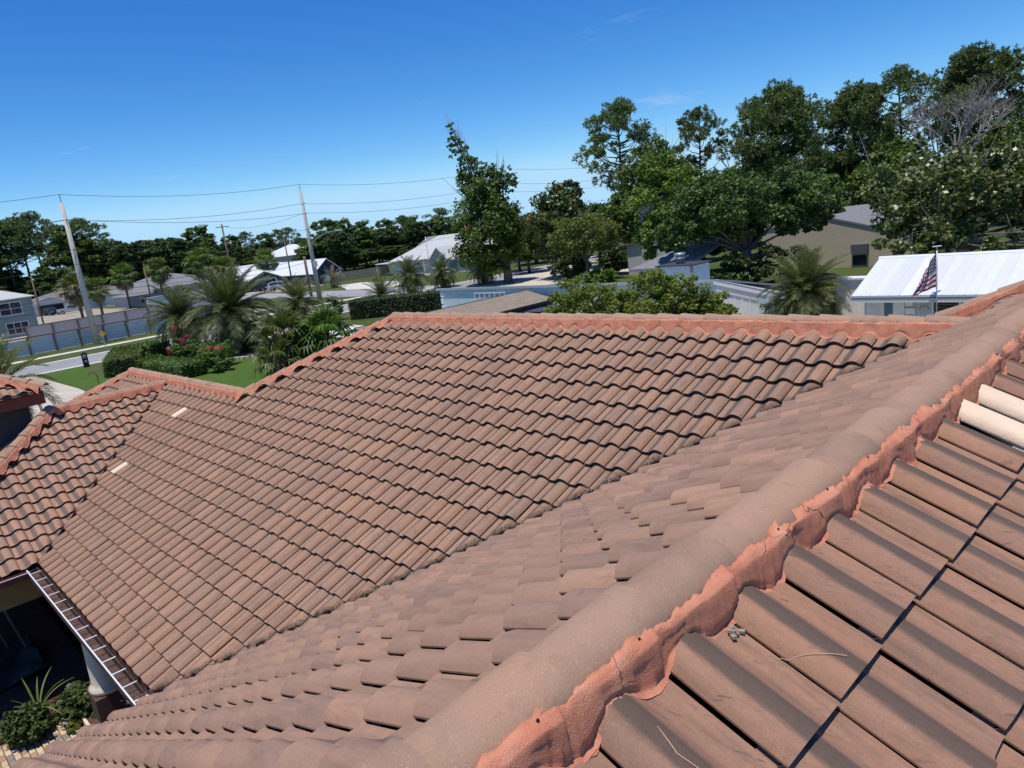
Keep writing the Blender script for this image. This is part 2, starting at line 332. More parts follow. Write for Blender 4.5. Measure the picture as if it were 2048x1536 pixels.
class Face:
    def __init__(s, name, O, U, W, mat, rows, urange, u0, planes, label):
        s.name = name; s.O = Vector(O); s.U = Vector(U); s.W = Vector(W); s.N = s.U.cross(s.W); s.mat = mat; s.rows = rows; s.ur = urange; s.u0 = u0; s.planes = planes; s.label = label; s.h0 = -.022
    def mat4(s, u, k, j=0):
        o = s.O + s.U*u - s.W*(k*EX) + s.N*s.h0
        M = Matrix(((s.U.x, s.W.x, s.N.x, o.x), (s.U.y, s.W.y, s.N.y, o.y), (s.U.z, s.W.z, s.N.z, o.z), (0, 0, 0, 1)))
        return M
# half-planes (a,b,c): keep where a*x+b*y <= c ; chosen per tile by row / position
def plA(k, x):
    P = [(1, -1, -.035)]                                          # valley against the inner slope
    if k <= 8: P.append((-1, 1, 10.35-.05))                         # hip of the main block
    else:
        P.append((-1, -1, -XD-.02))                                 # valley of the left wing
        if x < -12.6: P.append((0, 1, Y3+.03))
    return P
def plA3(k, x): return [(-1, 1, 18.0-.04), (1, -1, -14.6+.06), (0, 1, Y3+.03)]
def plB(k, x): return [(-1, 1, -.09), (0, 1, .90)]
def plC(k, x): return [(0, 1, .92)]
def plD(k, x): return [(1, 1, XD-.02), (-1, -1, 22.5-.06)]
A_ = Face('main_roof_slope', (0, 0, ZR), (1, 0, 0), (0, CS, SN), TA, range(1, 23), (-22.0, 0.3), -10.29-.214-12*TW*4, plA, 'long middle roof slope of pinkish brown barrel tiles')
A3 = Face('wing_hip_slope', (0, 0, ZR), (1, 0, 0), (0, CS, SN), TA, range(9, 16), (-25.0, -16.5), -10.29-.214-12*TW*4, plA3, 'small triangular tiled slope behind the left wing ridge')
B_ = Face('inner_roof_slope', (.789+GH, 0, ZR+.5*(.789+GH-XB)), (0, -1, 0), (CS, 0, SN), TB, range(1, 26), (-1.0, 11.6), 7.05-TW-40*TW, plB, 'steeply foreshortened tiled slope between valley and near ridge')
C_ = Face('near_roof_slope', (1.722-GH, 0, Z2-.5*(1.722-GH-X2)), (0, 1, 0), (-CS, 0, SN), TC, range(1, 15), (-11.5, 1.0), -7.232-16*TW, plC, 'brown tiled slope in the lower right corner, nearest the camera')
D_ = Face('left_wing_slope', (XD, 0, ZR), (0, 1, 0), (-CS, 0, SN), TD, range(9, 23), (-12.5, -2.3), -2.3-40*TW, plD, 'orange brown tiled slope of the left wing')
B_.h0 = C_.h0 = -.028
def pix(P):
    d = Vector(P) - CAM; z = d.dot(FWD)
    if z < .05: return None
    return 1024+1447.6*d.dot(RGT)/z, 768-1447.6*d.dot(UPV)/z, z
recs = []
CREAM_A = {(16, -14.62), (11, -14.85)}
cream_cols = (-4.575, -4.256)                                         # two columns of the near slope where new tiles were set
for f in (A_, A3, B_, C_, D_):
    j = 0; u = f.u0
    while u < f.ur[0]: u += TW
    us = []
    while u < f.ur[1]: us.append(u); u += TW
    for k in f.rows:
        for u in us:
            M = f.mat4(u, k); cen = M @ Vector((TW/2, TL*.4, .03))
            px = pix(cen)
            if f is C_:
                if px is None and (cen-CAM).length > 6: continue
                px = px or (3000, 3000, 9)
            elif px is None or not (-260 < px[0] < 2330 and px[1] < 1900): continue
            pl = f.planes(k, cen.x); cor = [M @ Vector(q) for q in ((0, 0, 0), (TW, 0, 0), (TW, TL, 0), (0, TL, 0))]
            state = 'in'; cuts = []
            for (a, b_, c) in pl:
                s_ = [a*p.x+b_*p.y-c for p in cor]
                if min(s_) >= 0: state = 'out'; break
                if max(s_) > 0: cuts.append((a, b_, c))
            if state == 'out': continue
            if f is A_ and k > 8 and cen.x < -16.9 and False: continue
            cream = None
            if f is C_:
                for cy in cream_cols:
                    if abs((M @ Vector((.105, 0, 0))).y - cy) < TW/2: cream = 'barrel'
                    if cy == cream_cols[0] and abs((M @ Vector((.105, 0, 0))).y - cy + TW) < TW/2: cream = 'cut'
            if f is A_:
                for ck, cx in CREAM_A:
                    if ck == k and abs(cen.x-cx) < TW/2: cream = 'tile'
            recs.append(dict(f=f, k=k, u=u, M=M, cuts=cuts, d=(cen-CAM).length, px=px, cream=cream))
decks = {}
def deck(f, poly, parent=house, drop=.15):
    me = MB(); z = lambda x, y: f.O.z + ((Vector((x, y, 0))-Vector((f.O.x, f.O.y, 0))).dot(Vector((f.W.x, f.W.y, 0))))/CS/CS*CS*.5/ .5 * 0
    vs = []
    for x, y in poly:
        rel = Vector((x-f.O.x, y-f.O.y, 0)); along = rel.dot(Vector((f.W.x, f.W.y, 0)).normalized())
        vs.append((x, y, f.O.z + .5*along - drop))
    top = vs; bot = [(a, b_, c-.05) for a, b_, c in vs]; n = len(vs)
    me.add(top+bot, [list(range(n)), list(range(2*n-1, n-1, -1))] + [[i, n+i, n+(i+1) % n, (i+1) % n] for i in range(n)])
    o = me.build(f.name, M_DECK, parent); o['label'] = f.label; decks[f] = o
    return o
XE = 1.251
deck(A_, [(-.02, 0), (-10.35, 0), (-12.85, -2.5), (-17.38, -2.5), (-13.08, -6.80), (-6.83, -6.80)])
deck(A3, [(-20.5, -2.5), (-24.8, -6.8), (-21.4, -6.8), (-17.12, -2.52)])
deck(B_, [(XE, -12), (XE, .93), (1.0, .93), (.07, .0), (-6.72, -6.80), (-6.72, -12)])
deck(C_, [(XE, -12), (6.5, -12), (6.5, .93), (XE, .93)])
deck(D_, [(XRD, -2.6), (XRD, -5.25), (-13.06, -9.45), (-13.06, -6.86)])
# hidden back slopes keep the roof closed
bk = MB()
bk.quad((.1, 0, ZR-.06), (-10.35, 0, ZR-.06), (-13.8, 3.45, ZR-1.78), (.1, 3.45, ZR-1.78))
bk.quad((-10.35, 0, ZR-.06), (-12.85, -2.5, Z3-.06), (-13.9, -1.4, Z3-.4), (-13.8, 3.45, ZR-1.78))
bk.quad((-12.85, -2.5, Z3-.06), (-20.5, -2.5, Z3-.06), (-24.8, 1.8, Z3-2.2), (-13.6, 1.8, Z3-2.2))
bk.quad((-20.5, -2.5, Z3-.06), (-24.8, -6.8, ZR-3.45), (-24.8, 1.8, Z3-2.2))
bk.quad((XRD, -2.5, Z3-.06), (XRD, -5.25, Z3-.06), (-21.4, -9.4, ZR-3.45), (-21.4, -6.8, ZR-3.45))
bk.quad((XRD, -5.25, Z3-.06), (-13.06, -9.45, ZR-3.45), (-21.4, -9.45, ZR-3.45))
bk.build('back_roof_slope', TD, house)

recs.sort(key=lambda r: r['d'])
me_cache = {}
def tile_mesh(kind, mat):
    key = (kind, mat.name)
    if key not in me_cache:
        V, F, U = (BV, BF, BUV) if kind == 'barrel' else (KV, KF, KUV) if kind == 'cut' else (CV, CF, CUV) if kind == 'mirror' else (TV, TF, TUV)
        me = mesh_np('roof_tile', V, F, True, U, np.zeros(len(V))); me.materials.append(mat); me_cache[key] = me
    return me_cache[key]
def cut_tile(V, F, U, M, cuts):
    bm = bmesh.new(); uvl = bm.loops.layers.uv.new('UVMap')
    bv = [bm.verts.new(v) for v in V]
    for f in F:
        fc = bm.faces.new([bv[i] for i in f]); fc.smooth = True
        for l, i in zip(fc.loops, f): l[uvl].uv = U[i]
    Mi = M.inverted(); M3 = M.to_3x3()
    for a, b_, c in cuts:
        no = (M3.transposed() @ Vector((a, b_, 0))).normalized()
        pt = Mi @ Vector((c*a/(a*a+b_*b_), c*b_/(a*a+b_*b_), 0))
        gc = bmesh.ops.bisect_plane(bm, geom=bm.verts[:]+bm.edges[:]+bm.faces[:], plane_co=pt, plane_no=no, clear_outer=True)['geom_cut']
        ed = [e for e in gc if isinstance(e, bmesh.types.BMEdge) and e.is_valid and e.verts[0].co.z > -.05 and abs(e.verts[0].co.y-e.verts[1].co.y)+abs(e.verts[0].co.x-e.verts[1].co.x) > 1e-4]
        if ed:
            ex_ = bmesh.ops.extrude_edge_only(bm, edges=ed)['geom']
            for v_ in ex_:
                if isinstance(v_, bmesh.types.BMVert): v_.co.z = -.06
            for f_ in ex_:
                if isinstance(f_, bmesh.types.BMFace): f_.smooth = False
    me = bpy.data.meshes.new('roof_tile'); bm.to_mesh(me); bm.free()
    at = me.attributes.new('rnd', 'FLOAT', 'POINT')
    return me
NT = 0; restV = []; restF = {}; 
rest = {}
for r in recs:
    f = r['f']; M = r['M'].copy()
    jit = .0035 if f is C_ else .003
    if rng.random() < .05: jit *= 3.2
    M = M @ Matrix.Translation((rng.uniform(-.5, .5)*jit, rng.uniform(-1, 1)*jit*1.6, rng.uniform(0, 1)*jit)) @ Matrix.Rotation(rng.uniform(-1, 1)*.006, 4, 'Z') @ Matrix.Rotation(rng.uniform(-1, 1)*.005, 4, 'X')
    visible = -20 < r['px'][0] < 2068 and r['px'][1] < 1560
    single = (visible and NT < 300) or r['cream']
    mat = M_CREAM if r['cream'] in ('barrel', 'tile') else f.mat; kind = 'barrel' if r['cream'] == 'barrel' else 'cut' if r['cream'] == 'cut' else 'mirror' if f is C_ else 'tile'
    TPL = (BV, BF, BUV) if kind == 'barrel' else (KV, KF, KUV) if kind == 'cut' else (CV, CF, CUV) if kind == 'mirror' else (TV, TF, TUV)
    if r['cream'] == 'barrel': M = M @ Matrix.Translation((0, 0, .004)) 
    if single:
        if r['cuts']:
            V, F, U = TPL
            me = cut_tile(V, F, U, r['M'], r['cuts'])
            if len(me.polygons) == 0: continue
            me.materials.append(mat)
        else: me = tile_mesh(kind, mat)
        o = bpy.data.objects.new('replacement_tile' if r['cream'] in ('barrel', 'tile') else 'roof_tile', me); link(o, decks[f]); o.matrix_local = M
        if r['cream'] in ('barrel', 'tile'): o['label'] = 'pale cream replacement tile'
        else: NT += 1
    else:
        R_ = rest.setdefault(f.mat.name, dict(V=[], F=[], U=[], A=[], n=0, mat=f.mat))
        q = rng.random()
        if r['cuts']:
            me = cut_tile(*TPL, r['M'], r['cuts'])
            if len(me.polygons) == 0: continue
            V = np.array([v.co[:] for v in me.vertices]); F = [list(p.vertices) for p in me.polygons]
            U = np.zeros((len(V), 2)); uvd = me.uv_layers[0].data
            for l in me.loops: U[l.vertex_index] = uvd[l.index].uv
            bpy.data.meshes.remove(me)
        else: V, F, U = TPL
        Mn = np.array(M); Vw = V @ Mn[:3, :3].T + Mn[:3, 3]
        R_['V'].append(Vw); R_['F'] += [[R_['n']+i for i in p] for p in F]; R_['U'].append(U); R_['A'].append(np.full(len(V), q)); R_['n'] += len(V)
# the tiles past the three hundred nearest: one joined part of real tiles
V = np.concatenate([np.concatenate(R_['V']) for R_ in rest.values()]); U = np.concatenate([np.concatenate(R_['U']) for R_ in rest.values()]); A = np.concatenate([np.concatenate(R_['A']) for R_ in rest.values()])
F = []; mi = []; off = 0; mats = []
for i, R_ in enumerate(rest.values()):
    F += [[off+q for q in p] for p in R_['F']]; mi += [i]*len(R_['F']); off += R_['n']; mats.append(R_['mat'])
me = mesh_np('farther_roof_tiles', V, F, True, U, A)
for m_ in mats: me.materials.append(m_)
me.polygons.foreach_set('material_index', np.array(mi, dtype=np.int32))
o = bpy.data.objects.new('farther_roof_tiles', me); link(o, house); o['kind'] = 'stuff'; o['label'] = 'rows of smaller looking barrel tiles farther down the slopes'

# ------------------------------------------------------------ ridge caps
CW, CH = .118, .090
def cap_mesh(L=.43, w0=.106, w1=CW, h0=.080, h1=CH, th=.014, n=12):
    V = []; F = []
    def ring(x, w_, h_):
        b0 = len(V)
        for i in range(n+1):
            t = R(-96 + 192*i/n); V.append((x, w_*math.sin(t), h_*math.cos(t)))
        return b0
    rs = [ring(0, w0, h0), ring(L*.5, (w0+w1)/2, (h0+h1)/2), ring(L*.93, w1*.995, h1*.995), ring(L, w1, h1)]
    for a, b_ in zip(rs, rs[1:]):
        for i in range(n): F.append([a+i, a+i+1, b_+i+1, b_+i])
    a = ring(L, w1, h1); b_ = ring(L, w1-th, h1-th)
    for i in range(n): F.append([a+i, a+i+1, b_+i+1, b_+i])
    c = ring(L*.3, w0-th, h0-th)
    for i in range(n): F.append([b_+i, b_+i+1, c+i+1, c+i])
    return mesh_np('ridge_tile', V, F, True)
CAPM = cap_mesh(); CAPM.materials.append(M_CAP)
nail_me = None
def caps(P0, P1, lift=.012, exp=.385, nails=None, sc=1.0, mat=None):
    """caps from P0 to P1; the thick lapping end of each points to P1"""
    global nail_me
    P0, P1 = Vector(P0), Vector(P1); a = (P1-P0).normalized(); L = (P1-P0).length; side = Vector((0, 0, 1)).cross(a).normalized(); up = a.cross(side)
    n = max(1, round(L/exp)); ex = L/n
    for i in range(n):
        p = P0 + a*(i*ex) + Vector((0, 0, lift))
        M = Matrix(((a.x, side.x, up.x, p.x), (a.y, side.y, up.y, p.y), (a.z, side.z, up.z, p.z), (0, 0, 0, 1)))
        M = M @ Matrix.Rotation(.040 + rng.uniform(-.006, .006), 4, 'Y').inverted() @ Matrix.Rotation(rng.uniform(-.008, .008), 4, 'Z') @ Matrix.Rotation(rng.uniform(-.02, .02), 4, 'X')
        if sc != 1: M = M @ Matrix.Diagonal((1, sc, sc, 1))
        o = bpy.data.objects.new('ridge_tile', CAPM); link(o, house); o.matrix_local = M
        if nails:
            if nail_me is None:
                nail_me = MB().lathe([(.0015, .003), (.0045, .0025), (.006, 0), (.0045, -.004)], 8).build('nail', M_BLACK, house); base = nail_me; nail_me = base.data; bpy.data.objects.remove(base)
            q = bpy.data.objects.new('nail', nail_me); link(q, o); t = R(nails*68); q.location = (.31, .115*math.sin(t), .0875*math.cos(t)+.001); q.rotation_euler = (-t, 0, 0)
YF = .93
caps((X2, -9.55, Z2), (X2, YF, Z2), -.030, nails=-1)
caps((.26, .04, ZR+.02), (-10.30, .04, ZR+.02), .006, nails=1)
caps((-12.85, -2.52, Z3), (-10.30, .03, ZR), .012)
caps((-12.75, Y3+.05, Z3+.03), (-20.5, Y3+.05, Z3+.03), .015)
caps((-20.5+.0, Y3, Z3), (-24.5, Y3-4.0, Z3-2.0), .012)
caps((XRD, -2.62, Z3-.05), (XRD, -5.3, Z3-.05), .02)
caps((XRD, -5.25, Z3), (XRD+3.9, -9.15, Z3-1.95), .012)
caps((X2+.1, YF+.06, Z2-.02), (-.25, YF+.06, ZR+.5*(-.25-XB)+.03), .055)

# ------------------------------------------------------------ mortar bedding under the caps
def mortar(P0, P1, out, drop, phase, period=TW, ds=.022, butt=None, foot=.020, amp=.25, seed=1, zoff=-.022, hs=1.0, mirror=False, tp=.014, lift=0.0, rough=1.0):
    P0, P1 = Vector(P0), Vector(P1); L = (P1-P0).length; a = (P1-P0)/L; out = Vector(out).normalized(); n = int(L/ds)
    rr = np.random.default_rng(seed)
    def sm(sc):
        g = rr.normal(0, 1, int(L/sc)+4); x = np.linspace(0, L/sc, n+1); i = x.astype(int); fr = x-i; fr = fr*fr*(3-2*fr); return g[i]*(1-fr)+g[i+1]*fr
    n1 = sm(.16); n2 = sm(.05); n3 = sm(.026); n4 = sm(.34); n5 = sm(.075); n6 = sm(.02); n7 = sm(.11); n8 = sm(.014)
    saw = (np.linspace(0, L, n+1)/.385 + rr.uniform()) % 1.0                    # trowelled afresh under every cap
    V = []; F = []; m = 11
    for i in range(n+1):
        s = L*i/n; p = P0 + a*s; u = ((s+phase)/period*TW); h = prof(TW - u % TW if mirror else u)*hs
        surf = lambda d: -drop*d + h*.97 - (0 if butt is None else max(0, (butt-d)/CS/EX)*.03) + zoff
        df = CW + foot + amp*(.066*hs-h) + (.006*n1[i] + .004*n2[i] + .0025*n6[i])*rough
        top = CW - tp*(.5+1.0*abs(n4[i])*.7+.9*saw[i]) + (.0028*n3[i] + .0014*n8[i])*rough
        zc = lambda d: lift + CH*math.sqrt(max(0.0, 1-min(1, d/CW)**2))
        lip = CW + .010 + .010*(saw[i]-.5) + .004*n1[i] + .0015*n3[i]; zl = lift + .020 + .006*n7[i] + .003*n2[i] + .010*(saw[i]-.5)
        df = max(df, lip+.006); zf = surf(df)
        mid = lambda q, b_: (lip + (df-lip)*q + (b_ + .0035*n5[i] + .0015*n8[i])*rough, zl + (zf-zl)*q)
        pts = [(top, zc(top)+.0008), (top+.002, zc(top)+.006+.0015*n2[i]), (CW*.99, max(zc(CW*.95), zl)+.008+.003*n5[i]), (lip, zl+.010), (lip+.004, zl+.001), mid(.25, .003), mid(.55, .005), mid(.8, .005), (df-.001, zf+.008+.002*n6[i]), (df+.002, zf+.004), (df+.008+.008*abs(n5[i])+.003*n8[i], surf(df+.015)+.0006)]
        for d, z in pts: V.append(p + out*d + Vector((0, 0, z)))
    for i in range(n):
        for k in range(m-1): F.append([i*m+k, i*m+k+1, (i+1)*m+k+1, (i+1)*m+k])
    me = mesh_np('mortar_bed', V, F, True); return mobj('mortar_bed', me, M_MORT, house)
mortar((X2, -9.5, Z2), (X2, YF, Z2), (1, 0, 0), .5, -9.5+7.232+20*TW, ds=.007, butt=.471, seed=3, foot=.005, amp=.24, hs=.96, mirror=True, zoff=-.028, lift=-.030, tp=.012)
mortar((-10.40, .04, ZR+.02), (.30, .04, ZR+.02), (0, -1, 0), .5, -10.40+10.29+.214+TW*4, ds=.02, butt=GH+.04, seed=5, foot=.030, amp=.45, zoff=-.030, lift=.006, tp=.006)
mortar((-12.9, -2.55, Z3), (-10.4, -.05, ZR), (1, -1, 0), .354, .1, period=TW*1.414, seed=6, foot=.03, amp=.6, zoff=-.01, lift=.012, tp=.006)
mortar((-20.5, Y3+.05, Z3+.03), (-12.8, Y3+.05, Z3+.03), (0, -1, 0), .5, .1, seed=7, foot=.03, amp=.45, zoff=-.035, lift=.015, tp=.006)
mortar((-24.2, Y3-3.7, Z3-1.85), (-20.5, Y3, Z3), (1, -1, 0), .354, .1, period=TW*1.414, seed=8, foot=.03, amp=.5, lift=.012, tp=.006)
mortar((XRD, -5.35, Z3-.05), (XRD, -2.7, Z3-.05), (1, 0, 0), .5, -5.35+2.3+40*TW, butt=.3, seed=9, foot=.03, amp=.45, lift=.02, tp=.006)
mortar((XRD, -2.7, Z3-.05), (XRD, -5.3, Z3-.05), (-1, 0, 0), .5, .1, seed=10, foot=.02, amp=.3, lift=.02, tp=.006)
mortar((XRD+3.9, -9.15, Z3-1.95), (XRD, -5.25, Z3), (1, 1, 0), .354, .1, period=TW*1.414, seed=12, foot=.03, amp=.5, lift=.012, tp=.006)
mortar((-.35, YF+.06, ZR+.5*(-.35-XB)+.03), (X2, YF+.06, Z2), (0, -1, 0), .18, .2, period=.6, seed=13, foot=.02, amp=.2, lift=.055, tp=.006)
# grey patch where the bedding has fallen away
g = MB()
for i in range(7):
    q = Vector((X2+.168+rng.uniform(-.012, .022), -6.94+rng.uniform(-.03, .02), 0)); q.z = Z2-.5*(q.x-X2)-.044+rng.uniform(0, .006)
    s_ = rng.uniform(.007, .016); g.box(q, (s_, s_*1.3, s_*.6), rng.uniform(0, 3))
g.build('grey_cement_chips', simple('grey_cement', (.30, .26, .20), .95, .3, 30, .5), house)

# ------------------------------------------------------------ the tower roof at the left edge
tx, ty, tz = -17.02, -5.33, 5.42; tw = 3.0; tcx, tcy = tx-tw/2, ty-tw/2
TF_ = Face('tower_roof_slope', (tcx, tcy, tz+.5*tw/2), (0, 1, 0), (-CS, 0, SN), TD, range(1, 5), (-1.7, 1.6), -1.7, lambda k, x: [(-1, 1, tcy-tcx-.06), (-1, -1, -(tcx+tcy)-.06)], 'tower roof')
tm = MB(); ap = (tcx, tcy, tz+.5*tw/2-.06)
cs_ = [(tx, ty, tz-.06), (tx-tw, ty, tz-.06), (tx-tw, ty-tw, tz-.06), (tx, ty-tw, tz-.06)]
for i in range(4): tm.quad(cs_[i], cs_[(i+1) % 4], ap)
tm.quad(*[(a, b_, c-.02) for a, b_, c in cs_][::-1])
td_ = tm.build('tower_roof', TD, house); decks[TF_] = td_
for k in range(1, 6):
    u = -1.66
    while u < 1.5:
        M = TF_.mat4(u, k-.15); cen = M @ Vector((TW/2, TL*.4, 0)); pl = TF_.planes(k, 0); cor = [M @ Vector(q) for q in ((0, 0, 0), (TW, 0, 0), (TW, TL, 0), (0, TL, 0))]
        cuts = []; ok = True
        for a, b_, c in pl:
            s_ = [a*p.x+b_*p.y-c for p in cor]
            if min(s_) >= 0: ok = False
            if max(s_) > 0: cuts.append((a, b_, c))
        if ok:
            me = cut_tile(TV, TF, TUV, M, cuts) if cuts else tile_mesh('tile', TD)
            if len(me.polygons):
                if cuts: me.materials.append(TD)
                o = bpy.data.objects.new('roof_tile', me); link(o, td_); o.matrix_local = M
        u += TW
caps((tcx, tcy, tz+.75+.02), (tx+.02, ty+.02, tz+.03), .015)
mortar((tx, ty, tz+.02), (tcx, tcy, tz+.77), (1, -1, 0), .354, .1, period=TW*1.414, seed=14, foot=.03, amp=.5, lift=.015, tp=.006)
tb = MB(); tb.bb(tx-tw+.3, tx-.32, ty-tw+.3, ty-.32, 3.3, tz-.12); tb.build('tower_wall', simple('grey_blue_siding', (.06, .06, .062), .8, .15, 3), house)
tb = MB()
for (x0, x1, y0, y1) in ((tx-.12, tx-.04, ty-tw, ty), (tx-tw, tx-.12, ty-.12, ty-.04)): tb.bb(x0, x1, y0, y1, tz-.34, tz-.07)
tb.build('tower_fascia', M_REDBROWN, house)

# ------------------------------------------------------------ eaves, gutters, porch, walls
YE = -6.80; ZE = ZR + .5*YE        # eave of the main slope
gt = MB()
x0, x1 = -13.02, -6.62; y0, y1 = YE-.22, YE-.06; zt = ZE-.03
gt.bb(x0, x1, y0-.004, y0+.010, zt-.12, zt-.012); gt.bb(x0, x1, y0+.010, y1, zt-.124, zt-.114); gt.bb(x0, x1, y1, y1+.012, zt-.12, zt-.0)
gt.bb(x0-.0, x0+.01, y0+.012, y1-.002, zt-.112, zt-.02); gt.bb(x1-.01, x1, y0+.012, y1-.002, zt-.112, zt-.02)
go = gt.build('gutter', simple('dark_gutter', (.10, .055, .04), .7, .5, 9, .3), house)
MB().bb(x0, x1, y0-.006, y0+.012, zt-.012, zt+.004).build('gutter_lip', M_WHITE, go)
xs = x0+.28
while xs < x1-.1: MB().bb(xs-.010, xs+.010, y0+.014, y1+.02, zt-.006, zt+.004).build('gutter_strap', M_WHITE, go); xs += .455
MB().bb(-13.3, -6.6, YE+.02, YE+.06, ZE-.26, ZE-.075).build('fascia', M_REDBROWN, house)
MB().bb(-15.5, -4.0, -6.35, -6.05, 2.25, 2.62).build('porch_beam', M_OCHRE, house)
# left wing eave
XEW = XD + 22*GH + .03
g2 = MB(); g2.bb(XEW+.02, XEW+.035, -10.2, -6.98, ZE-.16, ZE-.05); g2.bb(XEW+.035, XEW+.15, -10.2, -6.98, ZE-.165, ZE-.155); g2.bb(XEW+.15, XEW+.165, -10.2, -6.98, ZE-.16, ZE-.055)
g2o = g2.build('gutter', M_REDBROWN, house); MB().bb(XEW+.142, XEW+.172, -10.2, -6.98, ZE-.055, ZE-.043).build('gutter_lip', simple('light_trim', (.55, .50, .45), .6), g2o)
MB().bb(XEW-.10, XEW+.02, -10.2, -6.9, ZE-.62, ZE-.17).build('wing_beam', M_OCHRE, house)
# floor slabs, walls and column
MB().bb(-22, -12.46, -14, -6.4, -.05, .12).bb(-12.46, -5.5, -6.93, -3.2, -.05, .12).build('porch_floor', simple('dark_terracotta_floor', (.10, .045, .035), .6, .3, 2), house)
wl = MB(); wl.bb(-16.0, -2.0, -3.4, -3.1, 0, 4.2); wl.bb(-21.2, -20.9, -10.5, -3, 0, 2.9); wl.bb(-20.9, -16, -3.4, -3.1, 0, 2.9); wl.bb(-5.6, -5.3, -13, -3.4, 0, 2.6)
wl.build('wall', M_OCHRE, house)
MB().bb(-5.3, 5.8, -13, 0.5, 0, 2.7).bb(-13, 1, -3.1, 3.0, 0, 2.9).bb(-24, -13, -3.0, 1.4, 0, 2.7).build('outer_wall', M_CREAMWALL, house)
co = MB().lathe([(.25, .62), (.30, .64), (.31, .71), (.265, .75), (.245, .82), (.235, 1.3), (.21, 2.1), (.205, 2.25)], 28, (-11.52, -6.50, 0)).build('column', M_CREAMWALL, house, True)
MB().bb(-11.82, -11.22, -6.80, -6.20, .12, .62).build('pedestal', simple('brown_pedestal', (.10, .055, .045), .8), co)
co2 = MB().lathe([(.20, .62), (.245, .64), (.25, .70), (.215, .74), (.20, .80), (.195, 1.3), (.17, 2.1), (.165, 2.25)], 28, (-7.6, -6.28, 0)).build('column', M_CREAMWALL, house, True)
# pale trim slips at the courtyard edge
MB().bb(-12.46, -5.6, -6.985, -6.935, 0, .135).build('porch_step', M_CREAMWALL, house)
# ============================================================ ground, street, paving
def sheet(name, poly, z, mat, label=None, kind='structure', grid=None):
    o = MB().quad(*[(x, y, z) for x, y in poly]).build(name, mat); o['kind'] = kind
    if label: o['label'] = label
    return o
def grass_mat(name, c1, c2, c3):
    m, t, p, _ = nt(name); b = NB(t); tc = b.n('ShaderNodeTexCoord'); P = tc.outputs['Object']
    n1 = b.noise(P, .09, 4, .6); n2 = b.noise(P, 1.3, 5, .65); n3 = b.noise(P, 14, 3, .6)
    c = b.ramp(b.math('ADD', b.math('MULTIPLY', n1, .5), b.math('MULTIPLY', n2, .5)), [(.36, c1), (.5, c2), (.64, c3)])
    hs = b.n('ShaderNodeHueSaturation'); b.set(hs.inputs['Value'], b.math('MULTIPLY_ADD', n3, .8, .6)); t.links.new(c, hs.inputs['Color'])
    t.links.new(hs.outputs[0], p.inputs['Base Color']); p.inputs['Roughness'].default_value = .95; p.inputs['Specular IOR Level'].default_value = .1
    t.links.new(b.bump(n3, .6, .05), p.inputs['Normal']); return m
M_GRASS = grass_mat('grass', (.055, .075, .022), (.075, .10, .028), (.115, .115, .045))
M_LAWN = grass_mat('lawn', (.048, .095, .016), (.066, .12, .020), (.085, .135, .028))
M_ROAD = simple('asphalt', (.30, .295, .285), .9, .10, .4, .2, bscale=30)
M_WALK = simple('pale_concrete', (.56, .52, .45), .9, .08, .8, .2, bscale=20)
M_SHELL = simple('shell_drive', (.52, .46, .36), .95, .14, .6, .3, bscale=20)
M_DIRT = simple('bare_sand', (.34, .29, .22), .95, .2, .3, .3, bscale=10)
sheet('ground', [(-1800, -1200), (900, -1200), (900, 1800), (-1800, 1800)], 0, M_GRASS)
sheet('street', [(-78.3, -400), (-71.0, -400), (-71.0, 420), (-78.3, 420)], .012, M_ROAD)
sheet('kerb', [(-79.0, -400), (-78.3, -400), (-78.3, 420), (-79.0, 420)], .016, M_WALK)
sheet('kerb', [(-71.0, -400), (-70.1, -400), (-70.1, 420), (-71.0, 420)], .016, M_WALK)
sheet('sidewalk', [(-86.2, -200), (-84.4, -200), (-84.4, 46), (-86.2, 46)], .016, M_WALK)
sheet('side_street', [(-78.3, 46.5), (-78.3, 56.5), (-100, 54.0), (-135, 52.6), (-240, 52.2), (-240, 46.0), (-135, 46.0), (-100, 46.5)], .014, M_ROAD)
sheet('driveway', [(-92, 55), (-94, 59.0), (-103, 64.5), (-115, 64.6), (-117, 61), (-108, 57.0), (-103, 54.4)], .018, M_WALK)
sheet('driveway', [(-128, 52.4), (-126, 64), (-143.2, 64), (-143.2, 52.5)], .018, M_DIRT)
sheet('front_drive', [(-70.1, 19), (-70.1, 24.5), (-58, 27.5), (-44, 26.5), (-44, 22.5), (-56, 22.3)], .018, M_WALK)
sheet('front_drive', [(-70.1, -3), (-70.1, 3.2), (-56, 3.4), (-40, 2.6), (-24, 0), (-24, -6), (-40, -3.5)], .018, M_SHELL)
sheet('gravel_yard', [(-92, -30), (-92, 36), (-118, 38), (-186, 36), (-186, -30)], .012, M_DIRT)
sheet('lawn', [(-54, 12.2), (-52.5, 16.5), (-43, 20), (-28, 19), (-27, 8), (-38, 7.4), (-48, 8.6)], .010, M_LAWN)
sheet('lawn', [(-70.0, 3.6), (-70.0, 6.8), (-60, 6.0), (-50, 5.6), (-50, 3.6)], .010, M_LAWN)
sheet('parking_lot', [(-70.0, 47), (-70.0, 75), (-52, 70), (-50, 60), (-58, 50)], .010, M_SHELL)
sheet('back_yard', [(-46, 28), (-46, 40), (4, 40), (4, 22), (-20, 22)], .008, simple('bounce_ground', (.46, .42, .36), .95, .15, .6, .3))  # unseen ground, made pale to bounce light onto the porch wall
sheet('planting_bed', [(-66, 10), (-66, 17), (-60, 20), (-53.5, 18), (-53, 13.5), (-56, 10)], .014, simple('dark_mulch', (.05, .036, .026), .95, .3, 1, .5))
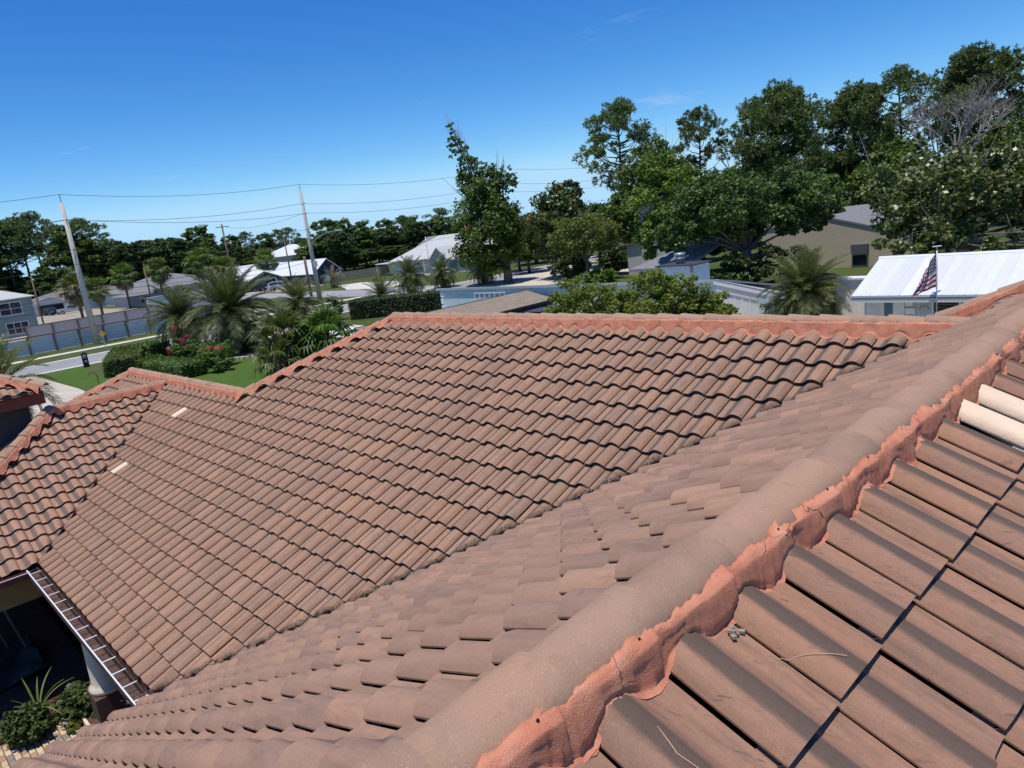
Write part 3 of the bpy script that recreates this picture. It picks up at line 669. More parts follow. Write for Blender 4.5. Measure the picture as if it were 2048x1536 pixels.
# yellow centre line
for y0 in (-60, 0, 60, 120): sheet('centre_line', [(-74.72, y0), (-74.58, y0), (-74.58, y0+59.8), (-74.72, y0+59.8)], .020, simple('faded_yellow', (.42, .33, .12), .9))
# courtyard pavers
pav = sheet('paver_patio', [(-12.5, -12), (-5.6, -12), (-5.6, -6.9), (-12.5, -6.9)], .006, simple('paver_sand', (.16, .12, .08), .95, .2, 9))
def pmat(n, c): return simple(n, c, .9, .14, 12, .3)
PM = [pmat('paver_tan', (.52, .37, .22)), pmat('paver_buff', (.60, .46, .30)), pmat('paver_grey', (.24, .21, .18)), pmat('paver_rust', (.40, .25, .15))]
pme = []
for m_ in PM:
    q = MB(); q.add([(-.098, -.046, 0), (.098, -.046, 0), (.098, .046, 0), (-.098, .046, 0), (-.09, -.039, .03), (.09, -.039, .03), (.09, .039, .03), (-.09, .039, .03)], [[4, 5, 6, 7], [0, 1, 5, 4], [1, 2, 6, 5], [2, 3, 7, 6], [3, 0, 4, 7]])
    o = q.build('paver', m_); pme.append(o.data); bpy.data.objects.remove(o)
cnt = 0
for i in range(34):
    for j in range(38):
        x = -12.36 + .2*i + (.1 if j % 2 else 0); y = -10.6 + .1*j + .0
        if y > -7.02: continue
        p_ = pix((x, y, .03))
        if p_ is None or not (-15 < p_[0] < 330 and p_[1] < 1575): continue
        # skip pavers hidden below the inner slope
        if p_[1] > 1395 + (305-p_[0])*.507 + 14: continue
        o = bpy.data.objects.new('paver', pme[rng.choices(range(4), (4, 5, 2, 2))[0]]); link(o, pav); o.location = (x, y, .006); o.rotation_euler = (rng.uniform(-.01, .01), rng.uniform(-.01, .01), rng.uniform(-.02, .02)); cnt += 1

# ============================================================ houses
def roofmesh(name, polys, mat, parent, th=.14):
    V = []; F = []; UV = []
    for p in polys:
        p = [Vector(q) for q in p]; n = (p[1]-p[0]).cross(p[2]-p[0]).normalized()
        if n.z < 0: p = p[::-1]; n = -n
        e1 = Vector((0, 0, 1)).cross(n); e1 = e1.normalized() if e1.length > 1e-4 else Vector((1, 0, 0)); e2 = n.cross(e1); b0 = len(V); k = len(p)
        for q in p: V.append(q); UV.append((q.dot(e1), q.dot(e2)))
        for q in p: V.append(q - Vector((0, 0, th))); UV.append((q.dot(e1), q.dot(e2)))
        F.append(list(range(b0, b0+k))); F.append(list(range(b0+2*k-1, b0+k-1, -1)))
        for i in range(k): F.append([b0+i, b0+k+i, b0+k+(i+1) % k, b0+(i+1) % k])
    me = mesh_np(name, V, F, False, UV); return mobj(name, me, mat, parent)
def uvwall(name, polys, mat, parent):
    V = []; F = []; UV = []
    for p in polys:
        p = [Vector(q) for q in p]; n = (p[1]-p[0]).cross(p[2]-p[0]).normalized(); e1 = Vector((0, 0, 1)).cross(n)
        e1 = e1.normalized() if e1.length > 1e-4 else Vector((1, 0, 0)); b0 = len(V)
        for q in p: V.append(q); UV.append((q.dot(e1), q.z))
        F.append(list(range(b0, b0+len(p))))
    return mobj(name, mesh_np(name, V, F, False, UV), mat, parent)
def win(parent, face, c, z, w_, h_, pos, frame=None, panes=(2, 2), glass=None, depth=.06):
    """window on a wall: face in N S E W, c = coordinate along the wall, pos = wall plane"""
    frame = frame or M_WHITE
    def bx(mb, a0, a1, z0, z1, d0, d1):
        s = 1 if face in 'EN' else -1
        lo, hi = sorted((pos+s*d0, pos+s*d1))
        if face in 'EW': mb.bb(lo, hi, a0, a1, z0, z1)
        else: mb.bb(a0, a1, lo, hi, z0, z1)
    g = MB(); bx(g, c-w_/2, c+w_/2, z-h_/2, z+h_/2, .005, .02); wo_ = g.build('window', glass or M_GLASS, parent)
    f = MB(); t = min(.09, w_*.07)
    bx(f, c-w_/2-t, c+w_/2+t, z+h_/2, z+h_/2+t, .002, depth); bx(f, c-w_/2-t, c+w_/2+t, z-h_/2-t, z-h_/2, .002, depth)
    bx(f, c-w_/2-t, c-w_/2, z-h_/2, z+h_/2, .002, depth); bx(f, c+w_/2, c+w_/2+t, z-h_/2, z+h_/2, .002, depth)
    for i in range(1, panes[0]): a = c-w_/2+w_*i/panes[0]; bx(f, a-t*.35, a+t*.35, z-h_/2, z+h_/2, .021, depth*.7)
    for i in range(1, panes[1]): a = z-h_/2+h_*i/panes[1]; bx(f, c-w_/2, c+w_/2, a-t*.35, a+t*.35, .022, depth*.68)
    f.build('frame', frame, wo_); return wo_
def block(parent, x0, x1, y0, y1, hw, hr, wallm, roofm, kind='hip', axis='x', ov=.5, ridge=None, nm=('wall', 'roof'), base=0):
    b = base
    W = []
    if kind == 'gable':
        if axis == 'x':
            ym = (y0+y1)/2; W += [[(x0, y0, b), (x1, y0, b), (x1, y0, hw), (x0, y0, hw)], [(x1, y1, b), (x0, y1, b), (x0, y1, hw), (x1, y1, hw)], [(x1, y0, b), (x1, y1, b), (x1, y1, hw), (x1, ym, hr-.05), (x1, y0, hw)], [(x0, y1, b), (x0, y0, b), (x0, y0, hw), (x0, ym, hr-.05), (x0, y1, hw)]]
            k = (hr-hw)/((y1-y0)/2); a0, a1 = x0-ov, x1+ov; RP = [[(a0, y0-ov, hw-k*ov), (a1, y0-ov, hw-k*ov), (a1, ym, hr), (a0, ym, hr)], [(a1, y1+ov, hw-k*ov), (a0, y1+ov, hw-k*ov), (a0, ym, hr), (a1, ym, hr)]]
        else:
            xm = (x0+x1)/2; W += [[(x0, y0, b), (x1, y0, b), (x1, y0, hw), (xm, y0, hr-.05), (x0, y0, hw)], [(x1, y1, b), (x0, y1, b), (x0, y1, hw), (xm, y1, hr-.05), (x1, y1, hw)], [(x1, y0, b), (x1, y1, b), (x1, y1, hw), (x1, y0, hw)], [(x0, y1, b), (x0, y0, b), (x0, y0, hw), (x0, y1, hw)]]
            k = (hr-hw)/((x1-x0)/2); a0, a1 = y0-ov, y1+ov; RP = [[(x0-ov, a1, hw-k*ov), (x0-ov, a0, hw-k*ov), (xm, a0, hr), (xm, a1, hr)], [(x1+ov, a0, hw-k*ov), (x1+ov, a1, hw-k*ov), (xm, a1, hr), (xm, a0, hr)]]
    else:
        W += [[(x0, y0, b), (x1, y0, b), (x1, y0, hw), (x0, y0, hw)], [(x1, y1, b), (x0, y1, b), (x0, y1, hw), (x1, y1, hw)], [(x1, y0, b), (x1, y1, b), (x1, y1, hw), (x1, y0, hw)], [(x0, y1, b), (x0, y0, b), (x0, y0, hw), (x0, y1, hw)]]
        X0, X1, Y0, Y1 = x0-ov, x1+ov, y0-ov, y1+ov; ze = hw-.05
        if X1-X0 >= Y1-Y0:
            d = (Y1-Y0)/2; ym = (Y0+Y1)/2; A0, A1 = (X0+d, ym, hr), (X1-d, ym, hr) if X1-X0 > 2*d+.01 else (X0+d+.01, ym, hr)
            RP = [[(X0, Y0, ze), (X1, Y0, ze), A1, A0], [(X1, Y1, ze), (X0, Y1, ze), A0, A1], [(X1, Y0, ze), (X1, Y1, ze), A1], [(X0, Y1, ze), (X0, Y0, ze), A0]]
        else:
            d = (X1-X0)/2; xm = (X0+X1)/2; A0, A1 = (xm, Y0+d, hr), (xm, Y1-d, hr)
            RP = [[(X0, Y1, ze), (X0, Y0, ze), A0, A1], [(X1, Y0, ze), (X1, Y1, ze), A1, A0], [(X0, Y0, ze), (X1, Y0, ze), A0], [(X1, Y1, ze), (X0, Y1, ze), A1]]
    wl_ = uvwall(nm[0], W, wallm, parent); rf_ = roofmesh(nm[1], RP, roofm, parent); return wl_, rf_
M_WROOF = simple('white_metal_roof', (.68, .69, .68), .45, .04, 2)
M_LROOF = shingle_mat('light_grey_shingle', (.50, .50, .47), (.60, .60, .57))
M_TANROOF = shingle_mat('tan_shingle', (.20, .165, .13), (.25, .205, .165))
M_GREYROOF = shingle_mat('grey_shingle', (.21, .21, .21), (.27, .27, .265))
M_BROWNROOF = shingle_mat('brown_shingle', (.24, .19, .14), (.34, .27, .20))
M_TEAL = simple('teal_siding', (.25, .32, .30), .7, .08, 2, .3, stretch=(.2, .2, 9))
M_NAVY = simple('navy_siding', (.045, .055, .085), .7, .1, 2, .3, stretch=(.2, .2, 8))
M_WWALL = simple('white_wall', (.78, .73, .64), .8, .05, 2)
M_GWALL = simple('grey_wall', (.46, .44, .40), .85, .08, 2)
M_BLUE = simple('light_blue_stucco', (.60, .70, .68), .9, .07, 3, .6, bscale=25)
M_BLUED = simple('blue_grey_panel', (.13, .23, .28), .8, .06, 3)
M_BRICK = brick_mat('pale_brick', (.58, .46, .30), (.66, .53, .37), (.58, .50, .39))
M_PBRICK = brick_mat('painted_brick', (.58, .53, .46), (.66, .61, .55), (.55, .52, .47))
M_PEACH = simple('peach_wall', (.62, .40, .28), .85, .06, 2)
M_GARAGE = simple('garage_dark', (.015, .015, .017), .9, .2, 2)  # near-black colour painted in for the shade inside open garages

h = thing('teal_house', 'two storey teal sided house with white window trim at the far left edge', 'house', (-131, 7, 0)); h.location = (0, 0, 0)
block(h, -137, -126, -6, 14.8, 5.75, 8.0, M_TEAL, M_LROOF, 'hip', ov=.45)
win(h, 'E', 11.9, 4.25, 2.7, 1.7, -126, panes=(2, 2)); win(h, 'E', 12.2, 1.35, 2.7, 1.6, -126, panes=(3, 2)); win(h, 'E', 5.5, 4.2, 2.2, 1.6, -126); win(h, 'E', 5.5, 1.4, 2.2, 1.6, -126)
MB().bb(-124.4, -124.1, 8.6, 8.85, 0, 5.5).bb(-124.4, -124.1, 4, 4.25, 0, 5.5).bb(-126, -124.1, -6, 8.9, 2.75, 3.0).build('porch_post', M_WHITE, h)
MB().bb(-126.01, -125.9, 14.6, 14.83, 0, 5.7).bb(-126.02, -125.88, -6, 14.83, 2.78, 2.92).build('trim', M_TEAL, h)

h = thing('tan_roof_house', 'low white house with tan shingle roof and open garage behind the metal fence', 'house', (0, 0, 0))
block(h, -206, -190, 26, 50, 2.7, 5.0, M_WWALL, M_TANROOF, 'hip'); block(h, -192, -186.5, 25.2, 32.8, 2.6, 4.2, M_WWALL, M_TANROOF, 'gable', 'x', .4)
MB().bb(-186.5, -186.38, 26.6, 31.6, 0, 2.2).build('garage_shade_panel', M_GARAGE, h)  # flat dark panel standing in for the shaded open garage
MB().add([(-186.05, 24.8, 2.45), (-186.05, 29, 4.3), (-186.05, 33.2, 2.45), (-186.05, 33.2, 2.15), (-186.05, 29, 3.95), (-186.05, 24.8, 2.15)], [[0, 1, 4, 5], [1, 2, 3, 4]]).build('gable_trim', M_WHITE, h)
for y in (37, 42, 46): win(h, 'E', y, 1.5, 1.3, 1.3, -190)

h = thing('grey_roof_house', 'long white house under a low grey hip roof beyond the corrugated fence', 'house', (0, 0, 0))
block(h, -186, -168, 40, 62, 2.8, 5.6, M_WWALL, M_GREYROOF, 'hip')
for y in (43, 46.5, 52, 56, 59): win(h, 'E', y, 1.6, 1.0, 1.2, -168)
block(h, -170, -160, 37.5, 46, 2.3, 3.3, M_GWALL, M_GREYROOF, 'hip', ov=.4, nm=('porch_wall', 'porch_roof')); win(h, 'E', 41, 1.2, 2.0, 1.3, -160, panes=(3, 2))
h = thing('garden_wall', 'plain white garden wall in front of the grey roofed house', 'wall', (-146, 44, 0))
MB().bb(-1, -.75, -7, 4.2, 0, 1.9).build('panel', M_WWALL, h); MB().bb(-1.06, -.69, -7.05, 4.25, 1.9, 2.0).build('coping', M_WHITE, h)

h = thing('navy_house', 'navy blue house with bright white metal roof and open garage', 'house', (0, 0, 0))
block(h, -160, -143, 56.3, 62.7, 2.55, 3.9, M_NAVY, M_WROOF, 'gable', 'x', .45); block(h, -162, -131, 64.5, 70.4, 2.6, 4.95, M_NAVY, M_WROOF, 'gable', 'x', .45)
block(h, -164, -148, 57.5, 69.5, 2.7, 5.3, M_NAVY, M_WROOF, 'gable', 'y', .4)
MB().bb(-143, -142.9, 57.6, 61.8, 0, 2.15).build('garage_shade_panel', M_GARAGE, h);  # dark sheet painted as the shade of the garage opening
MB().bb(-143, -142.85, 57.3, 57.6, 0, 2.3).bb(-143, -142.85, 61.8, 62.1, 0, 2.3).bb(-143, -142.85, 57.3, 62.1, 2.16, 2.36).build('garage_trim', M_WHITE, h)
win(h, 'E', 67.5, 1.5, .9, 1.1, -131); MB().bb(-131.0, -130.9, 70.1, 70.4, 0, 2.6).build('corner_trim', M_WHITE, h)

h = thing('small_white_house', 'small white house with a white roof left of the navy house', 'house', (0, 0, 0))
block(h, -190, -178, 66, 76, 3.0, 5.3, M_WWALL, M_WROOF, 'hip'); win(h, 'E', 74, 1.6, 1.0, 1.2, -178)
h = thing('white_hip_house', 'house with a broad pale hip roof and small blue green front gable', 'house', (0, 0, 0))
block(h, -118, -95, 74.4, 88.4, 2.8, 6.6, M_WWALL, M_LROOF, 'hip', ov=.5); block(h, -103.4, -98.2, 72.6, 82, 2.7, 4.75, simple('blue_green_siding', (.26, .36, .36), .8), M_LROOF, 'gable', 'y', .35, nm=('gable_wall', 'gable_roof'))
for x in (-114, -109, -96.6): win(h, 'S', x, 1.5, 1.4, 1.3, 74.4)
MB().bb(-104.3, -98, 71.3, 72.4, 0, .15).bb(-97.7, -97.5, 71.5, 71.7, 0, 2.5).bb(-104.1, -103.9, 71.5, 71.7, 0, 2.5).build('porch', M_WWALL, h)
h = thing('grey_gable_house', 'house with a dark grey gable roof left of the pale hip roof', 'house', (0, 0, 0)); block(h, -150, -138, 104, 114, 3.6, 6.2, M_WWALL, M_GREYROOF, 'gable', 'x')
h = thing('peach_house', 'small peach walled house showing between trees above the pale hip roof', 'house', (0, 0, 0)); block(h, -156, -148, 124, 131, 7.0, 8.6, M_PEACH, simple('terracotta_roof', (.38, .17, .10), .8), 'hip', ov=.4)
h = thing('white_two_storey_house', 'distant white roofed two storey house above the navy house', 'house', (0, 0, 0)); block(h, -232, -216, 100, 118, 5.6, 8.9, M_WWALL, M_WROOF, 'hip'); block(h, -214, -204, 104, 124, 4.2, 6.8, M_PEACH, simple('red_brown_roof', (.15, .07, .05), .9), 'hip', nm=('lower_wall', 'lower_roof')); win(h, 'E', 106, 6.6, 1.2, 1.0, -216)
h = thing('carport', 'small white carport by the wooden fence', 'carport', (-121, 76, 0))
MB().bb(-3, 3.2, -1.6, 1.6, 2.3, 2.5).build('roof', M_WROOF, h)
for sx in (-2.8, 3): 
    for sy in (-1.4, 1.4): MB().bb(sx-.08, sx+.08, sy-.08, sy+.08, 0, 2.3).build('post', M_WHITE, h)

# --- light blue building beyond the ridge
h = thing('blue_stucco_building', 'long light blue stucco building with grey roof edge just beyond the ridge', 'building', (0, 0, 0))
uvwall('wall', [[(-44, 27.6, 0), (-19.2, 27.6, 0), (-19.2, 27.6, 3.1), (-44, 27.6, 3.1)], [(-44, 36, 0), (-44, 27.6, 0), (-44, 27.6, 3.08), (-44, 36, 1.5)], [(-19.2, 36, 0), (-44, 36, 0), (-44, 36, 1.5), (-19.2, 36, 1.5)]], M_BLUE, h)
roofmesh('roof', [[(-44.35, 27.52, 3.22), (-18.9, 27.52, 3.22), (-18.9, 36.6, 1.5), (-44.35, 36.6, 1.5)]], simple('roof_membrane', (.33, .35, .36), .8), h, .1)
MB().bb(-44.42, -18.9, 27.46, 27.519, 3.04, 3.2).build('fascia', simple('grey_fascia', (.42, .46, .48), .7), h)
pnl = MB().bb(-39.75, -36.35, 27.54, 27.6, .9, 2.75).build('louvre_panel', simple('panel_grey_white', (.62, .65, .66), .7), h)
for i in range(7): MB().bb(-39.8+i*.56, -39.72+i*.56, 27.48, 27.539, .9, 2.80).build('louvre_rib', M_WHITE, pnl)
MB().bb(-39.8, -36.3, 27.475, 27.537, 2.72, 2.81).build('top_rail', M_WHITE, pnl)
for i in range(6): MB().bb(-39.62+i*.56, -39.32+i*.56, 27.52, 27.538, 2.48, 2.70).build('vent_slot', M_GREYMET, pnl)
for i in range(5): MB().bb(-44.05, -43.55 - (.12 if i % 2 else 0), 27.55, 27.62, .3+i*.55, .72+i*.55).build('quoin', M_WHITE, h)
# chimney box on its roof
MB().bb(-24.2, -21.7, 29.4, 31.2, 2.5, 3.86).build('chimney_box', M_BLUE, h)
MB().bb(-24.35, -21.55, 29.25, 31.35, 3.86, 3.93).build('chimney_cap', simple('dark_cap', (.06, .06, .065), .6), h)
MB().bb(-24.25, -24.1, 29.33, 29.4, 2.7, 3.85).bb(-21.85, -21.7, 29.33, 29.4, 2.7, 3.85).build('chimney_corner_trim', simple('wood_trim', (.36, .25, .14), .8), h)
MB().lathe([(.26, 0), (.26, .28), (.34, .30), (.34, .36), (.27, .38), (.27, .46), (.35, .48), (.35, .62), (.30, .66)], 20, (-23.1, 30.2, 3.93)).build('flue_vent', M_GREYMET, h, True)
h = thing('sloped_white_annex', 'white walled annex with a roof sloping down to the right', 'building', (0, 0, 0))
uvwall('wall', [[(-19.15, 27.5, 0), (-15.7, 27.5, 0), (-15.7, 27.5, 2.30), (-19.15, 27.5, 3.05)], [(-15.7, 27.5, 0), (-15.7, 34, 0), (-15.7, 34, .8), (-15.7, 27.5, 2.3)]], M_WWALL, h)
roofmesh('roof', [[(-19.2, 27.4, 3.24), (-15.0, 27.4, 2.33), (-15.0, 34.4, .75), (-19.2, 34.4, 1.55)]], simple('annex_roof', (.36, .37, .38), .8), h, .06)
MB().add([(-19.2, 27.38, 3.16), (-15.0, 27.38, 2.25), (-15.0, 27.38, 2.05), (-19.2, 27.38, 2.96)], [[0, 1, 2, 3]]).build('fascia', M_WHITE, h)
MB().bb(-16.55, -15.72, 27.42, 27.5, 0, 2.4).build('blue_panel', M_BLUE, h)
for i in range(5): MB().bb(-16.1 + (.1 if i % 2 else 0), -15.66, 27.36, 27.419, .2+i*.42, .5+i*.42).build('quoin', M_WHITE, h)
for i in range(6): MB().bb(-18.9+i*.45, -18.86+i*.45, 27.46, 27.5, 0, 2.2).build('board_batten', M_WHITE, h)
h = thing('shingle_shed', 'low shed with brown shingle roof in front of the light blue wall', 'shed', (0, 0, 0))
roofmesh('roof', [[(-33.6, 13, 2.95), (-33.6, 27.0, 2.95), (-30.9, 27.0, 2.32), (-30.9, 13, 2.32)], ], M_BROWNROOF, h, .08)
MB().bb(-33.72, -33.6, 13, 27.0, 2.82, 2.98).bb(-30.9, -30.8, 19.5, 27.0, 2.22, 2.36).build('drip_edge', simple('dark_trim', (.05, .045, .04), .7), h)
uvwall('wall', [[(-33.4, 13.4, 0), (-31.1, 13.4, 0), (-31.1, 13.4, 2.3), (-33.4, 13.4, 2.8)], [(-31.1, 13.4, 0), (-31.1, 26.9, 0), (-31.1, 26.9, 2.3), (-31.1, 13.4, 2.3)], [(-33.4, 26.9, 0), (-33.4, 13.4, 0), (-33.4, 13.4, 2.8), (-33.4, 26.9, 2.8)]], simple('slate_wall', (.07, .085, .11), .8), h)
roofmesh('lower_roof', [[(-31.0, 20.0, 2.05), (-31.0, 26.6, 2.05), (-28.3, 26.6, 1.75), (-28.3, 20.0, 1.75)]], simple('slate_roof', (.055, .065, .085), .7), h, .06)
for i in range(3): MB().bb(-31.0, -28.4, 21.5+i*2, 21.56+i*2, 1.95, 2.07).build('seam', M_BLACK, h)

# --- white metal roofed building on the right, with its porch
h = thing('white_metal_roof_building', 'white board sided building with ribbed white metal roof at the right', 'building', (0, 0, 0))
EY, EZ, RY, RZ = 24.25, 2.70, 27.75, 3.99
rf = roofmesh('roof', [[(-10.5, EY, EZ-.02), (6.4, EY, EZ-.02), (6.4, RY, RZ-.02), (-10.5, RY, RZ-.02)], [(6.4, RY+3.5, EZ), (-10.5, RY+3.5, EZ), (-10.5, RY, RZ-.02), (6.4, RY, RZ-.02)]], M_WROOF, h, .06)
sl_ = math.hypot(RY-EY, RZ-EZ); an = math.atan2(RZ-EZ, RY-EY); nP = 42; pw_ = 16.9/nP
pm_ = MB(); pm_.add([(0.0005, 0, 0), (pw_-.05, 0, 0), (pw_-.05, sl_, 0), (.0005, sl_, 0), (pw_-.036, 0, .016), (pw_-.020, 0, .016), (pw_-.020, sl_, .016), (pw_-.036, sl_, .016), (pw_-.0005, 0, 0), (pw_-.0005, sl_, 0)], [[0, 1, 2, 3], [1, 4, 7, 2], [4, 5, 6, 7], [5, 8, 9, 6]])
pm_o = pm_.build('metal_panel', M_WROOF); pm_d = pm_o.data; bpy.data.objects.remove(pm_o)
for i in range(nP):
    o = bpy.data.objects.new('metal_panel', pm_d); link(o, rf); o.location = (-10.5+i*pw_, EY, EZ+.002); o.rotation_euler = (an, 0, 0)
rc = MB(); rc.add([(-10.55, RY-.16, RZ-.045), (6.45, RY-.16, RZ-.045), (6.45, RY, RZ+.035), (-10.55, RY, RZ+.035), (6.45, RY+.16, RZ-.045), (-10.55, RY+.16, RZ-.045)], [[0, 1, 2, 3], [3, 2, 4, 5]]); rc.build('ridge_cap', M_WROOF, h)
MB().bb(-10.5, 6.4, EY-.02, EY+.03, EZ-.11, EZ-.085).build('eave_shadow_gap', simple('dark_edge', (.06, .06, .06), .8), h)
MB().bb(-10.5, 6.4, EY+.0, EY+.04, EZ-.30, EZ-.112).build('fascia', M_WWALL, h)
wy = 25.2
MB().bb(-10.3, 6.2, wy, 31, 0, 2.62).build('wall', simple('board_siding', (.58, .58, .56), .8, .05, 2), h)
x = -8.9
while x < -4.5: MB().bb(x, x+.03, wy-.02, wy, 0, 2.4).build('batten', M_WHITE, h); x += .42
MB().bb(-10.2, -9.45, wy-.06, wy-.001, 0, 2.3).build('door', M_WHITE, h)
MB().bb(-10.05, -9.62, wy-.075, wy-.061, 1.3, 2.1).build('door_panel', M_WWALL, h)
MB().bb(-9.42, -9.1, wy-.05, wy-.001, 0, 2.4).build('blue_strip', M_BLUED, h)
MB().bb(-9.08, -8.62, wy-.08, wy-.001, 0, 2.3).build('white_panel', M_WHITE, h)
for i in range(6): MB().bb(-8.6, -8.2 - (.1 if i % 2 else 0), wy-.07, wy-.001, .3+i*.36, .56+i*.36).build('quoin', M_WHITE, h)
w1 = win(h, 'S', -7.0, 1.75, .95, 1.0, wy, panes=(1, 1))
for i in range(7): MB().bb(-7.46, -6.54, wy-.045, wy-.03, 1.3+i*.14, 1.34+i*.14).build('blind_slat', simple('blind', (.10, .11, .12), .6) if i == 0 else bpy.data.materials['blind'], w1)
MB().bb(-4.3, -4.0, wy-.06, wy-.001, 0, 2.45).build('corner_trim', M_WHITE, h)
for i in range(6): MB().bb(-4.75 + (.12 if i % 2 else 0), -4.3, wy-.07, wy-.001, .3+i*.36, .56+i*.36).build('quoin', M_WHITE, h)
MB().bb(-5.15, -4.86, wy-.03, wy-.001, 1.75, 2.1).build('small_window', M_BLUED, h)
MB().bb(-3.98, 6.0, wy-.05, wy-.001, 0, 2.42).build('garage_panel', M_BLUED, h)
tb_ = MB().tube([(-8.05, wy-.05, 1.95), (-7.95, wy-.06, 2.06), (-7.83, wy-.05, 2.12), (-7.7, wy-.06, 2.06), (-7.6, wy-.05, 1.95)], .012, 5); tb_.build('wall_hook', M_BLACK, h)
MB().lathe([(.02, .18), (.05, .15), (.02, .12), (.06, .08), (.06, .0), (.02, -.02)], 10, (-5.7, wy-.06, 1.95)).build('wall_lantern', M_BLACK, h)
h = thing('white_flat_box', 'plain white flat topped wall block left of the metal roof', 'building', (0, 0, 0))
MB().bb(-12.5, -10.2, 27.3, 27.9, 0, 3.02).build('wall', M_WWALL, h); MB().bb(-12.6, -10.1, 27.2, 28.0, 3.02, 3.1).build('coping', M_WHITE, h)
for i in range(4): MB().bb(-12.45+i*.5, -12.41+i*.5, 27.26, 27.3, 0, 2.4).build('board_batten', M_WHITE, h)

# --- brick houses under the trees
h = thing('pale_brick_house', 'pale brick house with grey shingle roof half hidden by magnolia leaves', 'house', (0, 0, 0))
uvwall('wall', [[(-32, 58, 0), (-17, 58, 0), (-17, 58, 2.0), (-25.5, 58, 4.4), (-32, 58, 4.0)], [(-17, 58, 0), (-17, 72, 0), (-17, 72, 2.0), (-17, 58, 2.0)]], M_BRICK, h)
roofmesh('roof', [[(-25.6, 57.92, 4.55), (-16.4, 57.92, 1.95), (-16.4, 72, 1.95), (-25.6, 72, 4.9)], [(-36, 57.92, 3.6), (-25.6, 57.92, 4.55), (-25.6, 72, 4.9), (-36, 72, 4.6)]], M_GREYROOF, h, .15)
MB().bb(-23.6, -22.2, 57.6, 58, 1.2, 2.0).build('awning', M_GREYROOF, h); win(h, 'S', -23, .6, 1.0, .7, 58, M_BLACK)
ch = MB().bb(-31.2, -30.2, 68, 69, 3.5, 5.7).build('chimney', M_PBRICK, h); MB().bb(-31.3, -30.1, 67.9, 69.1, 5.9, 5.98).build('chimney_cap', M_BLACK, ch)
for sx in (-31.2, -30.75, -30.3): MB().bb(sx, sx+.12, 68, 69, 5.7, 5.9).build('chimney_pier', M_PBRICK, ch)
MB().bb(-21.5, -20.6, 66, 66.6, 3.8, 4.0).build('skylight', M_GLASS, h)
h = thing('tall_brick_house', 'tall pale brick wall with slanting top behind the leaning shade tree', 'house', (0, 0, 0))
uvwall('wall', [[(-48.6, 58.5, 0), (-43.5, 58.5, 0), (-43.5, 58.5, 8.2), (-46.6, 58.5, 7.0), (-46.6, 58.5, 3.7), (-48.6, 58.5, 3.5)], [(-48.6, 68, 0), (-48.6, 58.5, 0), (-48.6, 58.5, 3.5), (-48.6, 68, 3.5)]], M_PBRICK, h)
roofmesh('roof', [[(-48.9, 58.2, 3.55), (-46.5, 58.2, 3.75), (-46.5, 68, 3.75), (-48.9, 68, 3.55)], [(-46.8, 58.2, 7.0), (-43.2, 58.2, 8.35), (-43.2, 68, 8.35), (-46.8, 68, 7.0)]], M_GREYROOF, h, .12)
h = thing('brown_flat_house', 'low brown house with grey hip roof behind the blue building', 'house', (0, 0, 0))
uvwall('wall', [[(-34.2, 41, 0), (-29.6, 41, 0), (-29.6, 41, 2.5), (-34.2, 41, 2.5)], [(-34.2, 50, 0), (-34.2, 41, 0), (-34.2, 41, 2.5), (-34.2, 50, 2.5)]], simple('brown_siding', (.10, .075, .06), .8), h)
roofmesh('roof', [[(-34.8, 40.4, 2.62), (-29.2, 40.4, 2.62), (-29.2, 46.5, 4.2), (-31.8, 46.5, 4.2)], [(-34.8, 51, 2.62), (-34.8, 40.4, 2.62), (-31.8, 46.5, 4.2)]], M_GREYROOF, h, .22)
MB().bb(-33.2, -30.2, 40.9, 41, .8, 2.05).build('window', M_GLASS, h)
h = thing('porch_house_right', 'brown house with pale stair rail at the right edge behind the magnolia', 'house', (0, 0, 0)); h.name = 'brown_porch_house'
block(h, -14, 4, 84, 96, 4.2, 8.4, simple('brown_wall', (.16, .12, .095), .85), simple('brown_roof', (.17, .13, .105), .9), 'hip', ov=.7); MB().bb(-2, 3, 80.6, 80.8, 2.6, 3.4).bb(-2.1, 3.1, 80.5, 80.9, 3.4, 3.5).build('stair_rail', M_WHITE, h); win(h, 'S', -8, 2.2, 2.4, 1.6, 84); 
h = thing('sofa_end', 'x', 'x'); bpy.data.objects.remove(h)

# ============================================================ fences, poles, wires, signs
M_CORR = simple('corrugated_steel', (.74, .70, .64), .6, .04, 3)
fn = thing('corrugated_fence', 'low fence of corrugated metal panels between dark posts along the street', 'fence', (-90.5, 0, 0))
def corr(L, H_, n=6, amp=.10):
    V = []; F = []; p_ = H_/n
    for i in range(n):
        z = .12+p_*i; V += [(amp, 0, z), (amp, L, z), (0, 0, z+p_*.72), (0, L, z+p_*.72)]
    V += [(amp, 0, .12+H_), (amp, L, .12+H_)]
    for i in range(2*n): F.append([2*i, 2*i+1, 2*i+3, 2*i+2])
    return mesh_np('corrugated_panel', V, F, False)
cm = corr(2.35, 1.65); cm.materials.append(M_CORR)
pm2 = MB().bb(-.09, .09, -.09, .09, 0, 2.0).build('post', M_WOODPOLE); pmd = pm2.data; bpy.data.objects.remove(pm2)
for i in range(11):
    y = 0.7 + i*2.5 - 1.2
    o = bpy.data.objects.new('post', pmd); link(o, fn); o.location = (.12, y-.07, 0)
    o = bpy.data.objects.new('corrugated_panel', cm); link(o, fn); o.location = (0, y+.0, 0)
MB().bb(-.03, .2, -2, 27.2, 1.9, 2.03).build('top_rail', M_WOODPOLE, fn)
fn = thing('grey_panel_fence', 'plain grey panel fence with dark posts standing behind the corrugated fence', 'fence', (-108, 0, 0))
